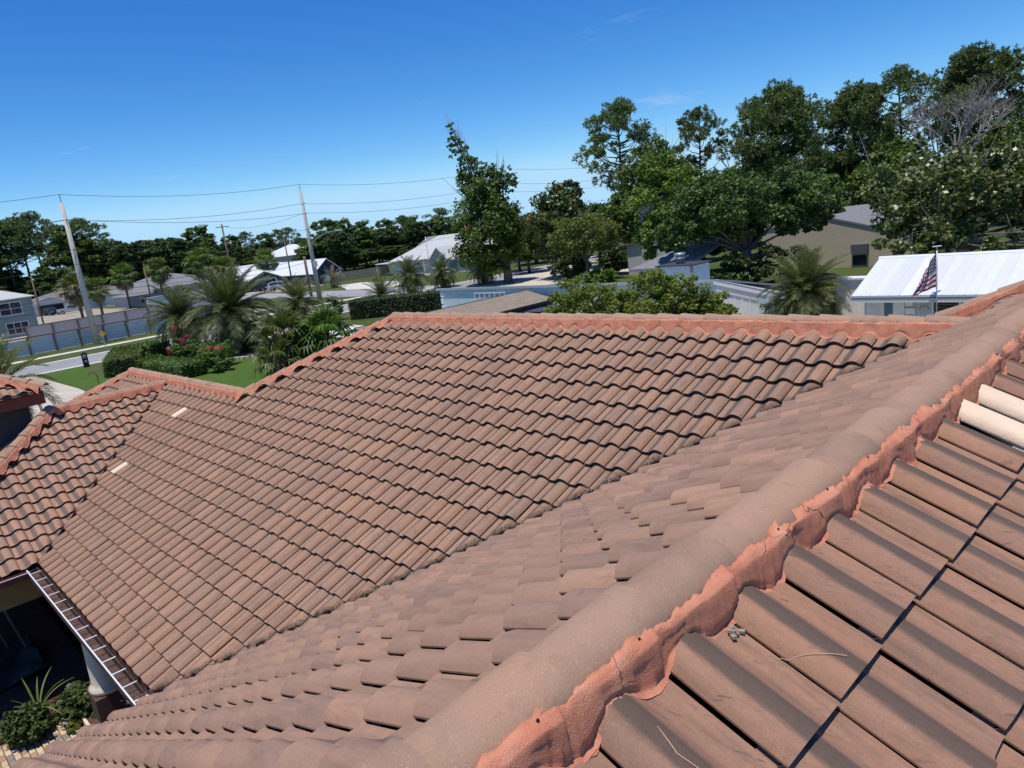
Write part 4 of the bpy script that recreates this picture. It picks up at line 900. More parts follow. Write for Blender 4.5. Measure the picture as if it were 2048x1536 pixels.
pn = MB().bb(-.02, .02, .08, 2.92, .1, 2.15).build('fence_panel', simple('grey_panel', (.52, .49, .45), .7), fn); pd = pn.data; bpy.data.objects.remove(pn)
for i in range(13):
    y = -2 + i*3.0
    o = bpy.data.objects.new('post', pmd); link(o, fn); o.location = (.1, y, .25)
    if i != 3: o = bpy.data.objects.new('fence_panel', pd); link(o, fn); o.location = (0, y, 0)
MB().bb(-.05, .12, -2, 37, 2.15, 2.26).build('top_rail', M_WOODPOLE, fn)
M_WFENCE = simple('weathered_fence', (.22, .19, .16), .9, .2, 3, .4)
fn = thing('wooden_plank_fence', 'weathered grey wooden plank fence beside the navy house', 'fence', (-128, 70, 0), math.atan2(13, 9))
pk = MB().bb(-.066, .066, -.012, .012, .05, 1.85).build('plank', M_WFENCE); pkd = pk.data; bpy.data.objects.remove(pk)
for i in range(110):
    o = bpy.data.objects.new('plank', pkd); link(o, fn); o.location = (-8.5+i*.155, rng.uniform(-.01, .01), rng.uniform(-.03, .03))
for i in range(8): MB().bb(-8.5+i*2.4-.05, -8.4+i*2.4+.05, .02, .12, 0, 1.8).build('post', M_WFENCE, fn)
fn = thing('wooden_plank_fence', 'short weathered plank fence left of the navy garage', 'fence', (-146, 53.5, 0), math.atan2(1, .2))
for i in range(24): o = bpy.data.objects.new('plank', pkd); link(o, fn); o.location = (-2+i*.155, 0, rng.uniform(-.03, .03))

def upole(name, label, x, y, top, r0, r1, mat, group=None, arms=(), box=None, lamp=False, n=14):
    t = thing(name, label, 'utility pole', (x, y, 0), 0, group)
    MB().tube([(0, 0, 0), (0, 0, top*.5), (0, 0, top)], [r0, (r0+r1)/2, r1], n).build('shaft', mat, t, True)
    for (z, L, ax) in arms:
        if ax == 'pin': MB().tube([(0, 0, top), (0, 0, top+.9)], .05, 6).build('top_pin', M_GREYMET, t)
        elif ax == 'ins':
            for s in (-1, 1): MB().tube([(s*r1*.6, 0, z), (s*(r1+.28), 0, z+.06), (s*(r1+.42), 0, z+.1)], [.06, .10, .05], 8).build('insulator', M_GREYMET, t)
        else: MB().box((0, 0, z), (.14, L, .14) if ax == 'y' else (L, .14, .14)).build('crossarm', M_WOODPOLE, t); 
    if box: MB().box((.25, .1, box), (.45, .5, .8)).build('control_box', M_WWALL, t)
    if lamp:
        MB().tube([(0, 0, 8.0), (1.2, .9, 8.9), (2.6, 1.9, 9.35), (3.4, 2.5, 9.45)], [.08, .06, .05, .05], 7).build('lamp_arm', M_GREYMET, t)
        MB().box((3.75, 2.75, 9.45), (.95, .38, .2), math.atan2(2.5, 3.4)).build('lamp_head', simple('lamp_head', (.55, .56, .55), .5), t)
    return t
upole('utility_pole', 'thick concrete pole rising over the corrugated fence at the left', -88.9, 13.1, 15.6, .36, .21, M_CONC, 'concrete poles along the street', [(15.6, 0, 'pin'), (13.7, 0, 'ins'), (10.6, 0, 'ins')], None)
upole('utility_pole', 'concrete pole carrying a street lamp beside the side street', -93.0, 43.8, 15.4, .36, .18, M_CONC, 'concrete poles along the street', [(15.4, 0, 'pin'), (13.6, 0, 'ins'), (12.2, 0, 'ins'), (10.0, 0, 'ins'), (8.6, 0, 'ins')], 5.2, True)
upole('utility_pole', 'wooden pole with a short crossarm in front of the far woods', -149.4, 55.6, 14.4, .22, .15, M_WOODPOLE, 'wooden poles', [(13.8, 2.8, 'y'), (13.8, 0, 'ins')])
upole('utility_pole', 'slim dark wooden pole before the navy house', -138.5, 63.2, 10.2, .17, .11, M_WOODPOLE, 'wooden poles')
upole('utility_pole', 'slim wooden pole in front of the grey roofed house', -150, 38.9, 7.6, .16, .12, M_WOODPOLE, 'wooden poles')
upole('utility_pole', 'dark pole left of the lone roadside palm behind the fence', -118, 14.0, 8.6, .13, .09, M_WOODPOLE, 'wooden poles')
upole('utility_pole', 'stout short wooden post beside the street lamp pole', -103, 47.9, 6.3, .24, .20, M_WOODPOLE, 'wooden poles')
upole('flag_staff_far', 'thin staff with a furled flag in front of the pale hip roof', -101, 70.5, 6.8, .05, .04, M_GREYMET); 
WM = simple('cable_black', (.035, .035, .04), .7, .1, 3)
def wire(p, q, sag, label, r=.022):
    p, q = Vector(p), Vector(q); pts = []
    for i in range(25):
        t = i/24; v = p.lerp(q, t); v.z -= sag*4*t*(1-t); pts.append(v - p)
    o = MB().tube(pts, r, 5).build('power_line', WM); o.location = p; tag(o, label, 'power line', 'overhead lines along the street'); return o
P1, P2, P3, P0 = (-88.9, 13.1), (-93.0, 43.8), (-92.5, 82.0), (-88, -20)
lev = [(0, 16.5, 16.3, 'topmost'), (-.6, 13.8, 13.7, 'second highest'), (.6, 13.8, 12.3, 'third highest'), (0.3, 10.6, 10.1, 'fourth highest'), (.3, 9.0, 8.7, 'fifth highest'), (.2, 6.6, 6.9, 'sixth highest'), (.2, 6.0, 6.3, 'seventh highest'), (.2, 5.3, 5.7, 'lowest')]
for dx, za, zb, w_ in lev:
    wire((P1[0]+dx, P1[1], za), (P2[0]+dx, P2[1], zb), .75, w_+' overhead line strung between the two concrete poles')
    wire((P0[0]+dx, P0[1], za), (P1[0]+dx, P1[1], za), .75, w_+' overhead line running left from the leftmost concrete pole')
    if w_ not in ('seventh highest', 'lowest'): wire((P2[0]+dx, P2[1], zb), (P3[0]+dx, P3[1], zb+.4), .95, w_+' overhead line running right from the street lamp pole', .02)
for k, (z0, z1) in enumerate(((13.9, 12.4), (9.4, 9.0))):
    wire((-149.4, 55.6, z0), (-93, 43.8, z1), 1.0, ('upper' if k == 0 else 'lower')+' line from the crossarm pole to the street lamp pole', .02)
for k, (zz, a) in enumerate(((16.7, 1.0), (14.2, .8), (12.8, .6))): wire((-92.5, 82, zz), (-92, 130, zz+.3), 1.0, ('upper', 'middle', 'lower')[k]+' line showing between the tall spire tree and the big pine', .02)

t = thing('road_sign', 'yellow diamond road sign on a thin post beside the street', 'road sign', (-79.8, 11.6, 0))
MB().bb(-.03, .03, -.03, .03, 0, 1.9).build('post', M_GREYMET, t)
MB().box((.05, 0, 1.75), (.02, .5, .5), 0, Matrix.Rotation(R(45), 3, 'X')).build('sign_face', simple('sign_yellow', (.80, .40, .03), .5, .05), t)
t = thing('street_sign', 'green and white street sign near the lone palm by the plank fence', 'street sign', (-112, 56.5, 0))
MB().tube([(0, 0, 0), (0, 0, 2.9)], .04, 6).build('post', M_GREYMET, t); MB().box((.05, 0, 2.75), (.03, 1.0, .24)).build('name_plate', simple('sign_green', (.02, .16, .07), .5), t); MB().box((.05, 0, 1.9), (.03, .7, .9)).build('sign_panel', simple('sign_pale_green', (.35, .48, .42), .5), t)
t = thing('mailbox', 'black mailbox post with a white letter at the hedge corner', 'mailbox', (-68.4, 7.0, 0), 0, None, .64)
MB().bb(-.16, .16, -.34, .34, 0, 1.75).build('post', M_BLACK, t)
MB().tube([(.0, -.34, 1.75), (.0, 0, 1.95), (.0, .34, 1.75)], .16, 8).build('arched_top', M_BLACK, t)
lt = MB().tube([(.17, .17, 1.62), (.17, 0, 1.72), (.17, -.17, 1.6), (.17, -.19, 1.42), (.17, -.05, 1.3), (.17, .15, 1.36), (.17, .16, 1.5), (.17, .0, 1.5)], .035, 5); lt.build('letter_g', M_WHITE, t)
MB().bb(.16, .175, -.14, .18, .86, .98).bb(.16, .175, -.14, .18, .70, .78).build('number_plate', M_WHITE, t)
t = thing('lantern_hook', 'thin curved metal garden hook standing on the lawn', 'garden hook', (-52.3, 3.9, 0))
MB().tube([(0, 0, 0), (0, 0, 1.15), (-.05, -.12, 1.32), (-.12, -.36, 1.36), (-.14, -.46, 1.25)], .025, 6).build('rod', M_BLACK, t)
t = thing('garden_gate', 'small dark wire gate at the end of the hedge', 'gate', (-55.6, 5.9, 0), .3)
for k in range(2): MB().bb(-.04, .04, k*1.5-.04, k*1.5+.04, 0, 1.3).build('post', M_BLACK, t)
for k in (.15, 1.1): MB().bb(-.01, .01, .05, 1.45, k, k+.04).build('rail', M_BLACK, t)
for k in range(9): MB().bb(-.006, .006, .15+k*.15, .162+k*.15, .19, 1.1).build('bar', M_BLACK, t)
t = thing('garden_edging', 'row of pale edging stones between the palm bed and the lawn', 'edging', (0, 0, 0))
for i in range(22):
    q = i/21; x = -55.2 + 9.0*q; y = 11.9 + 3.2*q + 1.4*math.sin(q*2.4)
    MB().box((x, y, .09), (.42, .26, .2), rng.uniform(-.3, .7)).build('edging_stone', M_WALK, t)
t = thing('patio_chair', 'white patio chair back just above the ridge', 'chair', (-14.1, 22.8, 0)); MB().bb(-.45, .45, -.06, .06, .5, 2.05).bb(-.45, .45, 0, .8, .45, .55).build('seat_shell', M_WHITE, t)
for sx in (-.4, .4):
    for sy in (0, .7): MB().bb(sx-.04, sx+.04, sy-.04, sy+.04, 0, .45).build('leg', M_WHITE, t)

# ------------------------------------------------------------ vehicles
M_TYRE = simple('tyre', (.015, .015, .015), .8); M_HUB = simple('hub', (.4, .4, .42), .4, .05, 4, 0, .8)
M_HEAD = simple('headlight', (.75, .75, .72), .2); M_TAIL = simple('taillight', (.35, .02, .02), .3)
def car(name, label, x, y, rz, body, kind='suv'):
    t = thing(name, label, 'car' if kind == 'suv' else 'pickup', (x, y, 0), rz)
    if kind == 'suv': side = [(-2.25, .45), (-2.32, .85), (-2.2, 1.15), (-1.95, 1.68), (-1.6, 1.75), (.35, 1.72), (.7, 1.62), (1.25, 1.12), (2.1, .98), (2.3, .75), (2.28, .42)]
    else: side = [(-2.75, .5), (-2.78, 1.12), (-.95, 1.14), (-.75, 1.72), (-.45, 1.82), (.6, 1.8), (.85, 1.7), (1.4, 1.2), (2.5, 1.08), (2.7, .85), (2.68, .48)]
    n = len(side); V = []; W_ = .92
    for sy in (-1, 1):
        for (a, z) in side: V.append((a, sy*(W_ if z < 1.2 else W_-.16), z))
    F = [list(range(n))[::-1], [n+i for i in range(n)]] + [[i, (i+1) % n, n+(i+1) % n, n+i] for i in range(n)]
    MB().add(V, F).build('body', body, t)
    cab = [(-1.85, 1.18), (-1.72, 1.62), (.3, 1.64), (1.05, 1.18)] if kind == 'suv' else [(-.72, 1.22), (-.62, 1.68), (.55, 1.7), (1.2, 1.22)]
    for sy in (-1, 1): MB().add([(a, sy*(W_-.13 if z > 1.3 else W_+.004), z) for a, z in cab], [[0, 1, 2, 3] if sy < 0 else [3, 2, 1, 0]]).build('side_window', M_GLASS, t)
    a, b_ = (side[6], side[7]); MB().add([(b_[0]+.03, -.74, b_[1]+.06), (b_[0]+.03, .74, b_[1]+.06), (a[0]+.04, .66, a[1]-.02), (a[0]+.04, -.66, a[1]-.02)], [[0, 1, 2, 3]]).build('windscreen', M_GLASS, t)
    ax = (1.45, -1.4) if kind == 'suv' else (1.75, -1.7)
    for wx in ax:
        for sy in (-1, 1):
            w_ = MB().tube([(wx, sy*.72, .36), (wx, sy*.95, .36)], .36, 18).build('wheel', M_TYRE, t); MB().tube([(wx, sy*.94, .36), (wx, sy*.965, .36)], .22, 12).build('rim', M_HUB, w_)
    for sy in (-1, 1):
        MB().box((side[-2][0]-.02, sy*.68, .78), (.08, .36, .16)).build('headlight', M_HEAD, t); MB().box((side[1][0]+.03, sy*.78, .95), (.08, .2, .3)).build('tail_light', M_TAIL, t)
    return t
def paint(n, c): return simple(n, c, .3, .03, 2, 0, .2, .5)
car('pickup_truck', 'silver pickup truck parked on the drive left of the concrete pole', -178.5, 31.2, R(75), paint('silver_paint', (.45, .46, .48)), 'pickup')
car('parked_car', 'dark SUV parked in front of the open garage at far left', -183.0, 28.2, R(10), paint('black_paint_car', (.02, .02, .025)))
car('parked_car', 'black SUV backed up to the navy garage', -140.2, 57.4, R(8), paint('black_paint_car2', (.018, .018, .025)))
car('parked_car', 'pale blue grey SUV beside the navy garage', -134.5, 58.4, R(50), paint('pale_blue_paint', (.42, .48, .52)))
car('pickup_truck', 'dark green pickup in front of the navy wall', -135.5, 63.0, R(60), paint('dark_green_paint', (.04, .06, .06)), 'pickup')

# ------------------------------------------------------------ flag
t = thing('flag_pole', 'thin metal pole carrying the striped flag before the metal roof', 'flag pole', (-7.05, 24.1, 0))
MB().tube([(0, 0, 0), (0, 0, 4.68)], [.03, .022], 10).build('shaft', M_GREYMET, t, True)
MB().box((0, 0, 4.70), (.34, .1, .03), R(44)).build('top_bar', M_WHITE, t)
def flag_mat():
    m, t, p, _ = nt('flag_cloth'); b = NB(t); uvn = b.n('ShaderNodeUVMap'); sp = b.n('ShaderNodeSeparateXYZ'); t.links.new(uvn.outputs[0], sp.inputs[0]); u, v = sp.outputs[0], sp.outputs[1]
    stripe = b.math('LESS_THAN', b.math('FRACT', b.math('MULTIPLY', v, 6.5)), .5)
    c = b.mix(stripe, (.70, .66, .66), (.36, .025, .05))
    canton = b.math('MULTIPLY', b.math('LESS_THAN', u, .40), b.math('GREATER_THAN', v, 6/13))
    gx = b.math('FRACT', b.math('MULTIPLY', u, 6/.40)); gy = b.math('FRACT', b.math('MULTIPLY', b.math('SUBTRACT', v, 6/13), 5/(7/13)))
    d = b.math('ADD', b.math('POWER', b.math('SUBTRACT', gx, .5), 2.0), b.math('POWER', b.math('SUBTRACT', gy, .5), 2.0))
    cc = b.mix(b.math('LESS_THAN', d, .075), (.018, .02, .07), (.75, .75, .78))
    c = b.mix(canton, c, cc)
    t.links.new(c, p.inputs['Base Color']); p.inputs['Roughness'].default_value = .8; return m
NU, NV = 44, 26; V = []; F = []; UV = []
ed = Vector((.70, .71, 0)).normalized()          # fly hangs towards the left of the view
for j in range(NV+1):
    v = j/NV
    for i in range(NU+1):
        u = i/NU
        # limp cloth: hoist along the pole, fly swings down and away in folds
        hang = 1 - math.exp(-2.3*u); x = -.98*(u**.85)*(.30+.70*(1-v*.60)); z = 4.48 - 1.42*(1-v) - 1.0*u*(.30+.70*v)
        fold = .075*math.sin(u*15+v*3.0)*(u**.5) + .03*math.sin(u*31+v*7)*u
        q = ed*x + Vector((-ed.y, ed.x, 0))*fold
        V.append((q.x-.02, q.y, z)); UV.append((u, v))
for j in range(NV):
    for i in range(NU): a = j*(NU+1)+i; F.append([a, a+1, a+NU+2, a+NU+1])
o = mobj('flag', mesh_np('flag', V, F, True, UV), flag_mat()); o.location = (-7.05, 24.1, 0); tag(o, 'limp flag with red and white stripes and starred blue corner', 'flag')
# ============================================================ vegetation
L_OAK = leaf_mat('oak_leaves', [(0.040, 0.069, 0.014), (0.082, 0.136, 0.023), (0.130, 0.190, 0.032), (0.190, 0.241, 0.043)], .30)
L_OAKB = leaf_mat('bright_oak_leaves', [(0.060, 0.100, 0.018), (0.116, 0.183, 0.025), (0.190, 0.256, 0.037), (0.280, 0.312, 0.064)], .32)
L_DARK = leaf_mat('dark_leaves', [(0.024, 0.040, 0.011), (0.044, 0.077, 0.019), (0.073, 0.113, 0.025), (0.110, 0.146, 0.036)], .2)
L_DARKO = leaf_mat('darker_oak_leaves', [(0.034, 0.060, 0.016), (0.065, 0.105, 0.023), (0.102, 0.150, 0.031), (0.155, 0.203, 0.046)], .25)  # deeper green leaf tones for the live oak
L_MAG = leaf_mat('magnolia_leaves', [(0.033, 0.051, 0.014), (0.060, 0.096, 0.020), (0.104, 0.137, 0.029), (0.170, 0.137, 0.051), (0.240, 0.238, 0.072)], .15, .35, .5, .5)
L_PINE = leaf_mat('pine_needles', [(0.054, 0.082, 0.024), (0.099, 0.143, 0.035), (0.149, 0.195, 0.044), (0.230, 0.250, 0.061)], .15)
L_PALE = leaf_mat('pale_leaves', [(0.112, 0.147, 0.039), (0.176, 0.225, 0.052), (0.240, 0.279, 0.072), (0.304, 0.310, 0.111)], .4)
L_BUSH = leaf_mat('bush_leaves', [(.10, .125, .022), (.165, .20, .034), (.25, .28, .05), (.33, .31, .08)], .50, .5, .9)
L_GREY = leaf_mat('greyish_leaves', [(0.080, 0.109, 0.052), (0.128, 0.155, 0.072), (0.176, 0.202, 0.091)], .3)
L_HEDGE = leaf_mat('hedge_leaves', [(0.048, 0.085, 0.016), (0.088, 0.147, 0.023), (0.136, 0.202, 0.033), (0.176, 0.232, 0.046)], .3)
L_FROND = leaf_mat('frond_green', [(0.052, 0.073, 0.024), (0.086, 0.110, 0.035), (0.138, 0.151, 0.061), (0.196, 0.185, 0.094)], .3, .45, .6)
L_FRONDB = leaf_mat('frond_yellow_green', [(.055, .075, .018), (.095, .115, .03), (.15, .155, .05), (.22, .20, .085)], .3, .45, .6)
L_FROND_D = leaf_mat('frond_dry', [(.14, .10, .05), (.22, .165, .09), (.30, .24, .15)], .3, .7, .6)
L_PINK = leaf_mat('pink_blossom', [(.45, .03, .08), (.60, .06, .13), (.70, .12, .20)], .3)
L_CORAL = leaf_mat('coral_blossom', [(.55, .08, .06), (.65, .13, .09), (.70, .2, .14)], .3)
L_WHITEF = leaf_mat('cream_flower', [(.6, .55, .4), (.72, .68, .52), (.8, .76, .62)], .2)
def quads(P, Nb, size, rr, aspect=.55, bias=1.15):
    n = len(P); N = rr.normal(0, 1, (n, 3)) + Nb*bias; N /= np.linalg.norm(N, axis=1, keepdims=True)+1e-9
    T = np.cross(N, rr.normal(0, 1, (n, 3))); T /= np.linalg.norm(T, axis=1, keepdims=True)+1e-9; B = np.cross(N, T)
    s = (size*rr.uniform(.6, 1.35, n))[:, None]; a = T*s*.5; b = B*s*.5*aspect
    V = np.empty((n, 4, 3)); V[:, 0] = P-a; V[:, 1] = P+b*1.0; V[:, 2] = P+a; V[:, 3] = P-b
    return V.reshape(-1, 3), np.arange(n*4).reshape(n, 4)
def lobes_points(lobes, ncl, per, rr, rc=.30, shell=.45):
    """leaf positions: clumps spread through each lobe's volume, denser towards its skin"""
    P = []; Nn = []; tot = sum(l[3]*l[4]*l[5]*(l[6] if len(l) > 6 else 1) for l in lobes)
    for l in lobes:
        k = max(4, int(ncl*l[3]*l[4]*l[5]*(l[6] if len(l) > 6 else 1)/tot))
        d = rr.normal(0, 1, (k, 3)); d /= np.linalg.norm(d, axis=1, keepdims=True); rad = rr.uniform(shell**3, 1, k)**(1/3)
        c = d*rad[:, None]*np.array(l[3:6])
        rcl = rc*(l[3]*l[4]*l[5])**(1/3)*rr.uniform(.55, 1.25, k)
        for i in range(k):
            q = rr.normal(0, 1, (per, 3)); q /= np.linalg.norm(q, axis=1, keepdims=True); r_ = rr.uniform(.15, 1, per)**.5
            pts = c[i] + q*r_[:, None]*rcl[i]*np.array((1, 1, .68))
            P.append(pts + np.array(l[:3])); Nn.append(q*.7 + np.array((0, 0, .9)))
    return np.concatenate(P), np.concatenate(Nn)
def limb_mesh(lobes, H0, r0, rr, lean=(0, 0), nl=3, twigs=0):
    m = MB(); top = max(l[2]+l[5]*.3 for l in lobes); base = Vector((0, 0, 0)); fork = Vector((lean[0]*.5, lean[1]*.5, H0))
    m.tube([base, Vector((lean[0]*.2, lean[1]*.2, H0*.5)), fork], [r0*1.25, r0, r0*.85], 9)
    for l in lobes:
        for j in range(nl):
            e = Vector(l[:3]) + Vector(rr.normal(0, .45, 3)*np.array(l[3:6])); mid = fork.lerp(e, .5) + Vector((rr.normal(0, .25), rr.normal(0, .25), .3)); mid.z = max(mid.z, H0*.8)
            k_ = min(1.0, l[3]/3.2); m.tube([fork - Vector((0, 0, .2)), mid, e], [r0*.5*k_, r0*.26*k_, r0*.06], 6)
            for k in range(twigs):
                e2 = e + Vector(rr.normal(0, .5, 3)*np.array(l[3:6])) + Vector((0, 0, l[5]*.35)); m.tube([mid.lerp(e, .7), e2], [r0*.12, r0*.03], 4)
    return m
def broad(name, label, loc, lobes, H0, r0, mat, seed, ncl=60, per=70, leaf=.34, bark=None, lean=(0, 0), group=None, rc=.30, nl=3, twigs=0, shell=.45, cat='tree', asp=.55, sparse=None):
    rr = np.random.default_rng(seed); t = thing(name, label, cat, loc, 0, group)
    P, N = lobes_points(lobes, int(ncl*1.5), int(per*1.25), rr, rc, shell); V, F = quads(P, N, leaf*1.12, rr, max(asp, .65))
    if sparse:
        P2, N2 = lobes_points(sparse, 260, 14, rr, .20, .1); V2, F2 = quads(P2, N2, leaf, rr, .7); F = np.concatenate([F, F2+len(V)]); V = np.concatenate([V, V2]); lobes = lobes + sparse
    mobj('crown', mesh_np('crown', V, F), mat, t); limb_mesh(lobes, H0, r0, rr, lean, nl, twigs).build('trunk', bark or M_BARK, t, True)
    return t
def copy_thing(src, label, loc, rz, sc, group=None):
    o = src.copy(); COL.objects.link(o); o.location = loc; o.rotation_euler = (0, 0, rz); o.scale = sc if isinstance(sc, tuple) else (sc,)*3; o['label'] = label
    if group: o['group'] = group
    for c in list(src.children):
        d = c.copy(); COL.objects.link(d); d.parent = o
        for e in list(c.children): q = e.copy(); COL.objects.link(q); q.parent = d
    return o
def view(l, f=0.0, z=0.0): return (-.70*l - .74*f, -.71*l + .67*f, z)      # metres left / away as seen from the house
# ---- pines
def pine_meshes(seed, H=20.0, cr=5.0, c0=.45, ncl=46, dense=1.0, flat=.6):
    rr = np.random.default_rng(seed); m = MB(); bend = rr.normal(0, .5, 2)
    ax = lambda z: Vector((bend[0]*(z/H)**2, bend[1]*(z/H)**2, z))
    m.tube([ax(H*i/6) for i in range(7)], [.30-.26*i/6.3 for i in range(7)], 8); TP = []
    for i in range(ncl):
        q = (i+rr.uniform(0, 1))/ncl; z = H*(c0+(1-c0)*q**.8*.97); prof_ = math.sin(math.pi*min(1, .18+.80*q**.9))**.6
        a = rr.uniform(0, 6.283); L = cr*prof_*rr.uniform(.35, 1.0); e = ax(z) + Vector((math.cos(a)*L, math.sin(a)*L, rr.uniform(-.1, .35)*L*.5 + .3)); st = ax(max(z-L*.35, H*c0*.85))
        mid = st.lerp(e, .55) + Vector((0, 0, -.12*L)); m.tube([st, mid, e], [.09, .055, .02], 5)
        rad = rr.uniform(.85, 1.45)*cr/5.0*1.05
        k = int(rr.integers(17, 25)*dense); d = rr.normal(0, 1, (k, 3)); d /= np.linalg.norm(d, axis=1, keepdims=True)
        TP.append(np.array(e) + d*rr.uniform(.2, 1, (k, 1))**.5*rad*np.array((1, 1, flat)))
    TP = np.concatenate(TP); n = len(TP); nb = 15
    D = rr.normal(0, 1, (n, nb, 3)) + np.array((0, 0, .45)); D /= np.linalg.norm(D, axis=2, keepdims=True)
    S = np.cross(D, rr.normal(0, 1, (n, nb, 3))); S /= np.linalg.norm(S, axis=2, keepdims=True)
    L = rr.uniform(.30, .52, (n, nb, 1)); P = TP[:, None, :]
    V = np.stack([P + S*.012, P + D*L*.5 + S*.055, P + D*L, P + D*L*.5 - S*.055], 2).reshape(-1, 3)
    tm = m.build('trunk', M_BARK, None, True); tmd = tm.data; bpy.data.objects.remove(tm)
    cmd = mesh_np('crown', V, np.arange(len(V)).reshape(-1, 4)); cmd.materials.append(L_PINE)
    return tmd, cmd
PINES = [pine_meshes(21, 20, 5.2, .42, 60), pine_meshes(22, 20, 4.4, .5, 40), pine_meshes(23, 20, 5.6, .55, 44), pine_meshes(24, 18, 5.6, .38, 120, 1.2, .75)]
def pine(label, loc, H, v, rz, group=None, wide=1.0, base=20.0):
    t = thing('pine_tree', label, 'tree', loc, rz, group); s = H/base; t.scale = (s*wide, s*wide, s)
    for nm, d in zip(('trunk', 'crown'), PINES[v]): link(bpy.data.objects.new(nm, d), t)
    return t
pine('tall pine with open umbrella crown right of the dark magnolia', (-65.7, 81, 0), 22.3, 0, .4, None, 1.05)
pine('smaller open pine between the umbrella pine and the dense pine', (-60.3, 93.8, 0), 20.3, 1, 2.0, None, 1.0)
pine('dense rounded pine standing alone against the sky', (-37.5, 72.4, 0), 17.9, 3, 1.0, None, 1.0, 18.0)
pine('tall pine left of the pair at the upper right', (-38.5, 96.5, 0), 18.8, 3, .2, None, 1.0, 18.0)
pine('tall pine right of the pair at the upper right', (-33.2, 100.3, 0), 20.6, 0, 2.4, None, .95)
pine('highest pine near the right edge', (-26.2, 108.4, 0), 21.4, 3, 4.0, None, 1.0, 18.0)
pine('pine cut by the right edge behind the bare branches', (-17.5, 112, 0), 18.2, 2, 5.0, None, 1.1)
# ---- near and middle trees
broad('spire_tree', 'tall tree with a thin dying spire leaning up on its left', (-66, 56, 0), [(*view(1.9, 0, 6.8), 4.4, 4.4, 5.4), (*view(2.0, 0, 11.6), 3.2, 3.2, 2.6)], 4.5, .5, L_OAK, 31, 150, 80, .34, M_BARKG, nl=4, twigs=3, rc=.26, sparse=[(*view(3.2, 0, 14.2), 1.7, 1.7, 2.4), (*view(4.2, .3, 17.0), 1.3, 1.3, 1.9), (*view(4.8, .3, 19.2), 1.0, 1.0, 1.3, .8), (*view(-.9, 0, 12.8), 1.8, 1.8, 1.7), (*view(1.0, 0, 13.8), 1.4, 1.4, 1.4)])
broad('dark_magnolia', 'dark glossy magnolia between the spire tree and the umbrella pine', (-59, 59.4, 0), [(0, 0, 6.6, 3.7, 3.7, 4.6), (*view(-1.2, 0, 9.6), 2.2, 2.2, 2.2)], 3, .35, L_MAG, 32, 90, 70, .42, rc=.28)
broad('pale_tree', 'small pale yellow green tree with thin branches in front of the dark trees', (-50.8, 54, 0), [(*view(.2, 0, 5.4), 4.0, 4.0, 2.3), (*view(1.8, 0, 4.4), 2.2, 2.2, 1.4), (*view(-2.0, 0, 4.4), 2.0, 2.0, 1.5)], 2.6, .2, L_PALE, 33, 80, 60, .26, M_BARKG, rc=.26, twigs=4, nl=4)
broad('leafy_tree', 'broad green tree filling the gap between the two open pines', (-57.6, 77.8, 0), [(0, 0, 11, 4.4, 4.4, 5.2), (*view(-3, 0, 9), 3.6, 3.6, 4), (*view(2.5, 0, 8), 3.2, 3.2, 4)], 5, .4, L_OAK, 34, 130, 70, .36, twigs=3)
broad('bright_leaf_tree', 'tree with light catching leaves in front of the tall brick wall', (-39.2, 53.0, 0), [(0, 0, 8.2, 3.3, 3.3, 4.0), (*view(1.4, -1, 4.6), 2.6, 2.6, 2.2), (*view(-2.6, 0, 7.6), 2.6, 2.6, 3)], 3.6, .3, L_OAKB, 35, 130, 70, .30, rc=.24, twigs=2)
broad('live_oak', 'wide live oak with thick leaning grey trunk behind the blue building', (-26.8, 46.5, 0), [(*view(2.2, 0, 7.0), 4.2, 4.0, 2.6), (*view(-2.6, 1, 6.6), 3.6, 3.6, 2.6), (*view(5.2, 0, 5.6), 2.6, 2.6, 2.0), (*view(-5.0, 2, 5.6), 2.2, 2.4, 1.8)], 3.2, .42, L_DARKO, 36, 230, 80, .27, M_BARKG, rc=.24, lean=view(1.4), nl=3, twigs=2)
broad('flowering_magnolia', 'large magnolia with white blossoms spreading over the metal roof', (-13.6, 46.4, 0), [(0, 0, 6.0, 4.2, 4.0, 3.0), (*view(-4.4, 0, 5.4), 3.6, 3.6, 3.0), (*view(2.6, -2, 4.2), 2.4, 2.4, 2.0), (*view(-7.5, 0, 5.6), 3.0, 3.4, 3.0), (*view(3.6, -3, 2.4), 1.8, 1.8, 1.3), (*view(-10.8, 0, 5.2), 3.0, 3.4, 3.2), (*view(.6, -4, 2.0), 2.4, 1.8, 1.6), (*view(-3.6, -4, 2.0), 2.6, 1.8, 1.7), (*view(-7.5, -4, 2.2), 2.6, 1.8, 1.8)], 2.6, .32, L_MAG, 37, 330, 60, .30, M_BARKG, rc=.24, twigs=3)
rr = np.random.default_rng(5); q = rr.normal(0, 1, (46, 3)); q /= np.linalg.norm(q, axis=1, keepdims=True); q = q*np.array((5.8, 3.6, 3.0)) + np.array((2.2, -1.2, 5.2)); q = np.repeat(q, 6, 0) + rr.normal(0, .05, (46*6, 3))
V, F = quads(q, np.tile((0, 0, 1.0), (len(q), 1)), .17, rr, .8); mobj('blossoms', mesh_np('blossoms', V, F), L_WHITEF, [o for o in COL.objects if o.name == 'flowering_magnolia'][0])
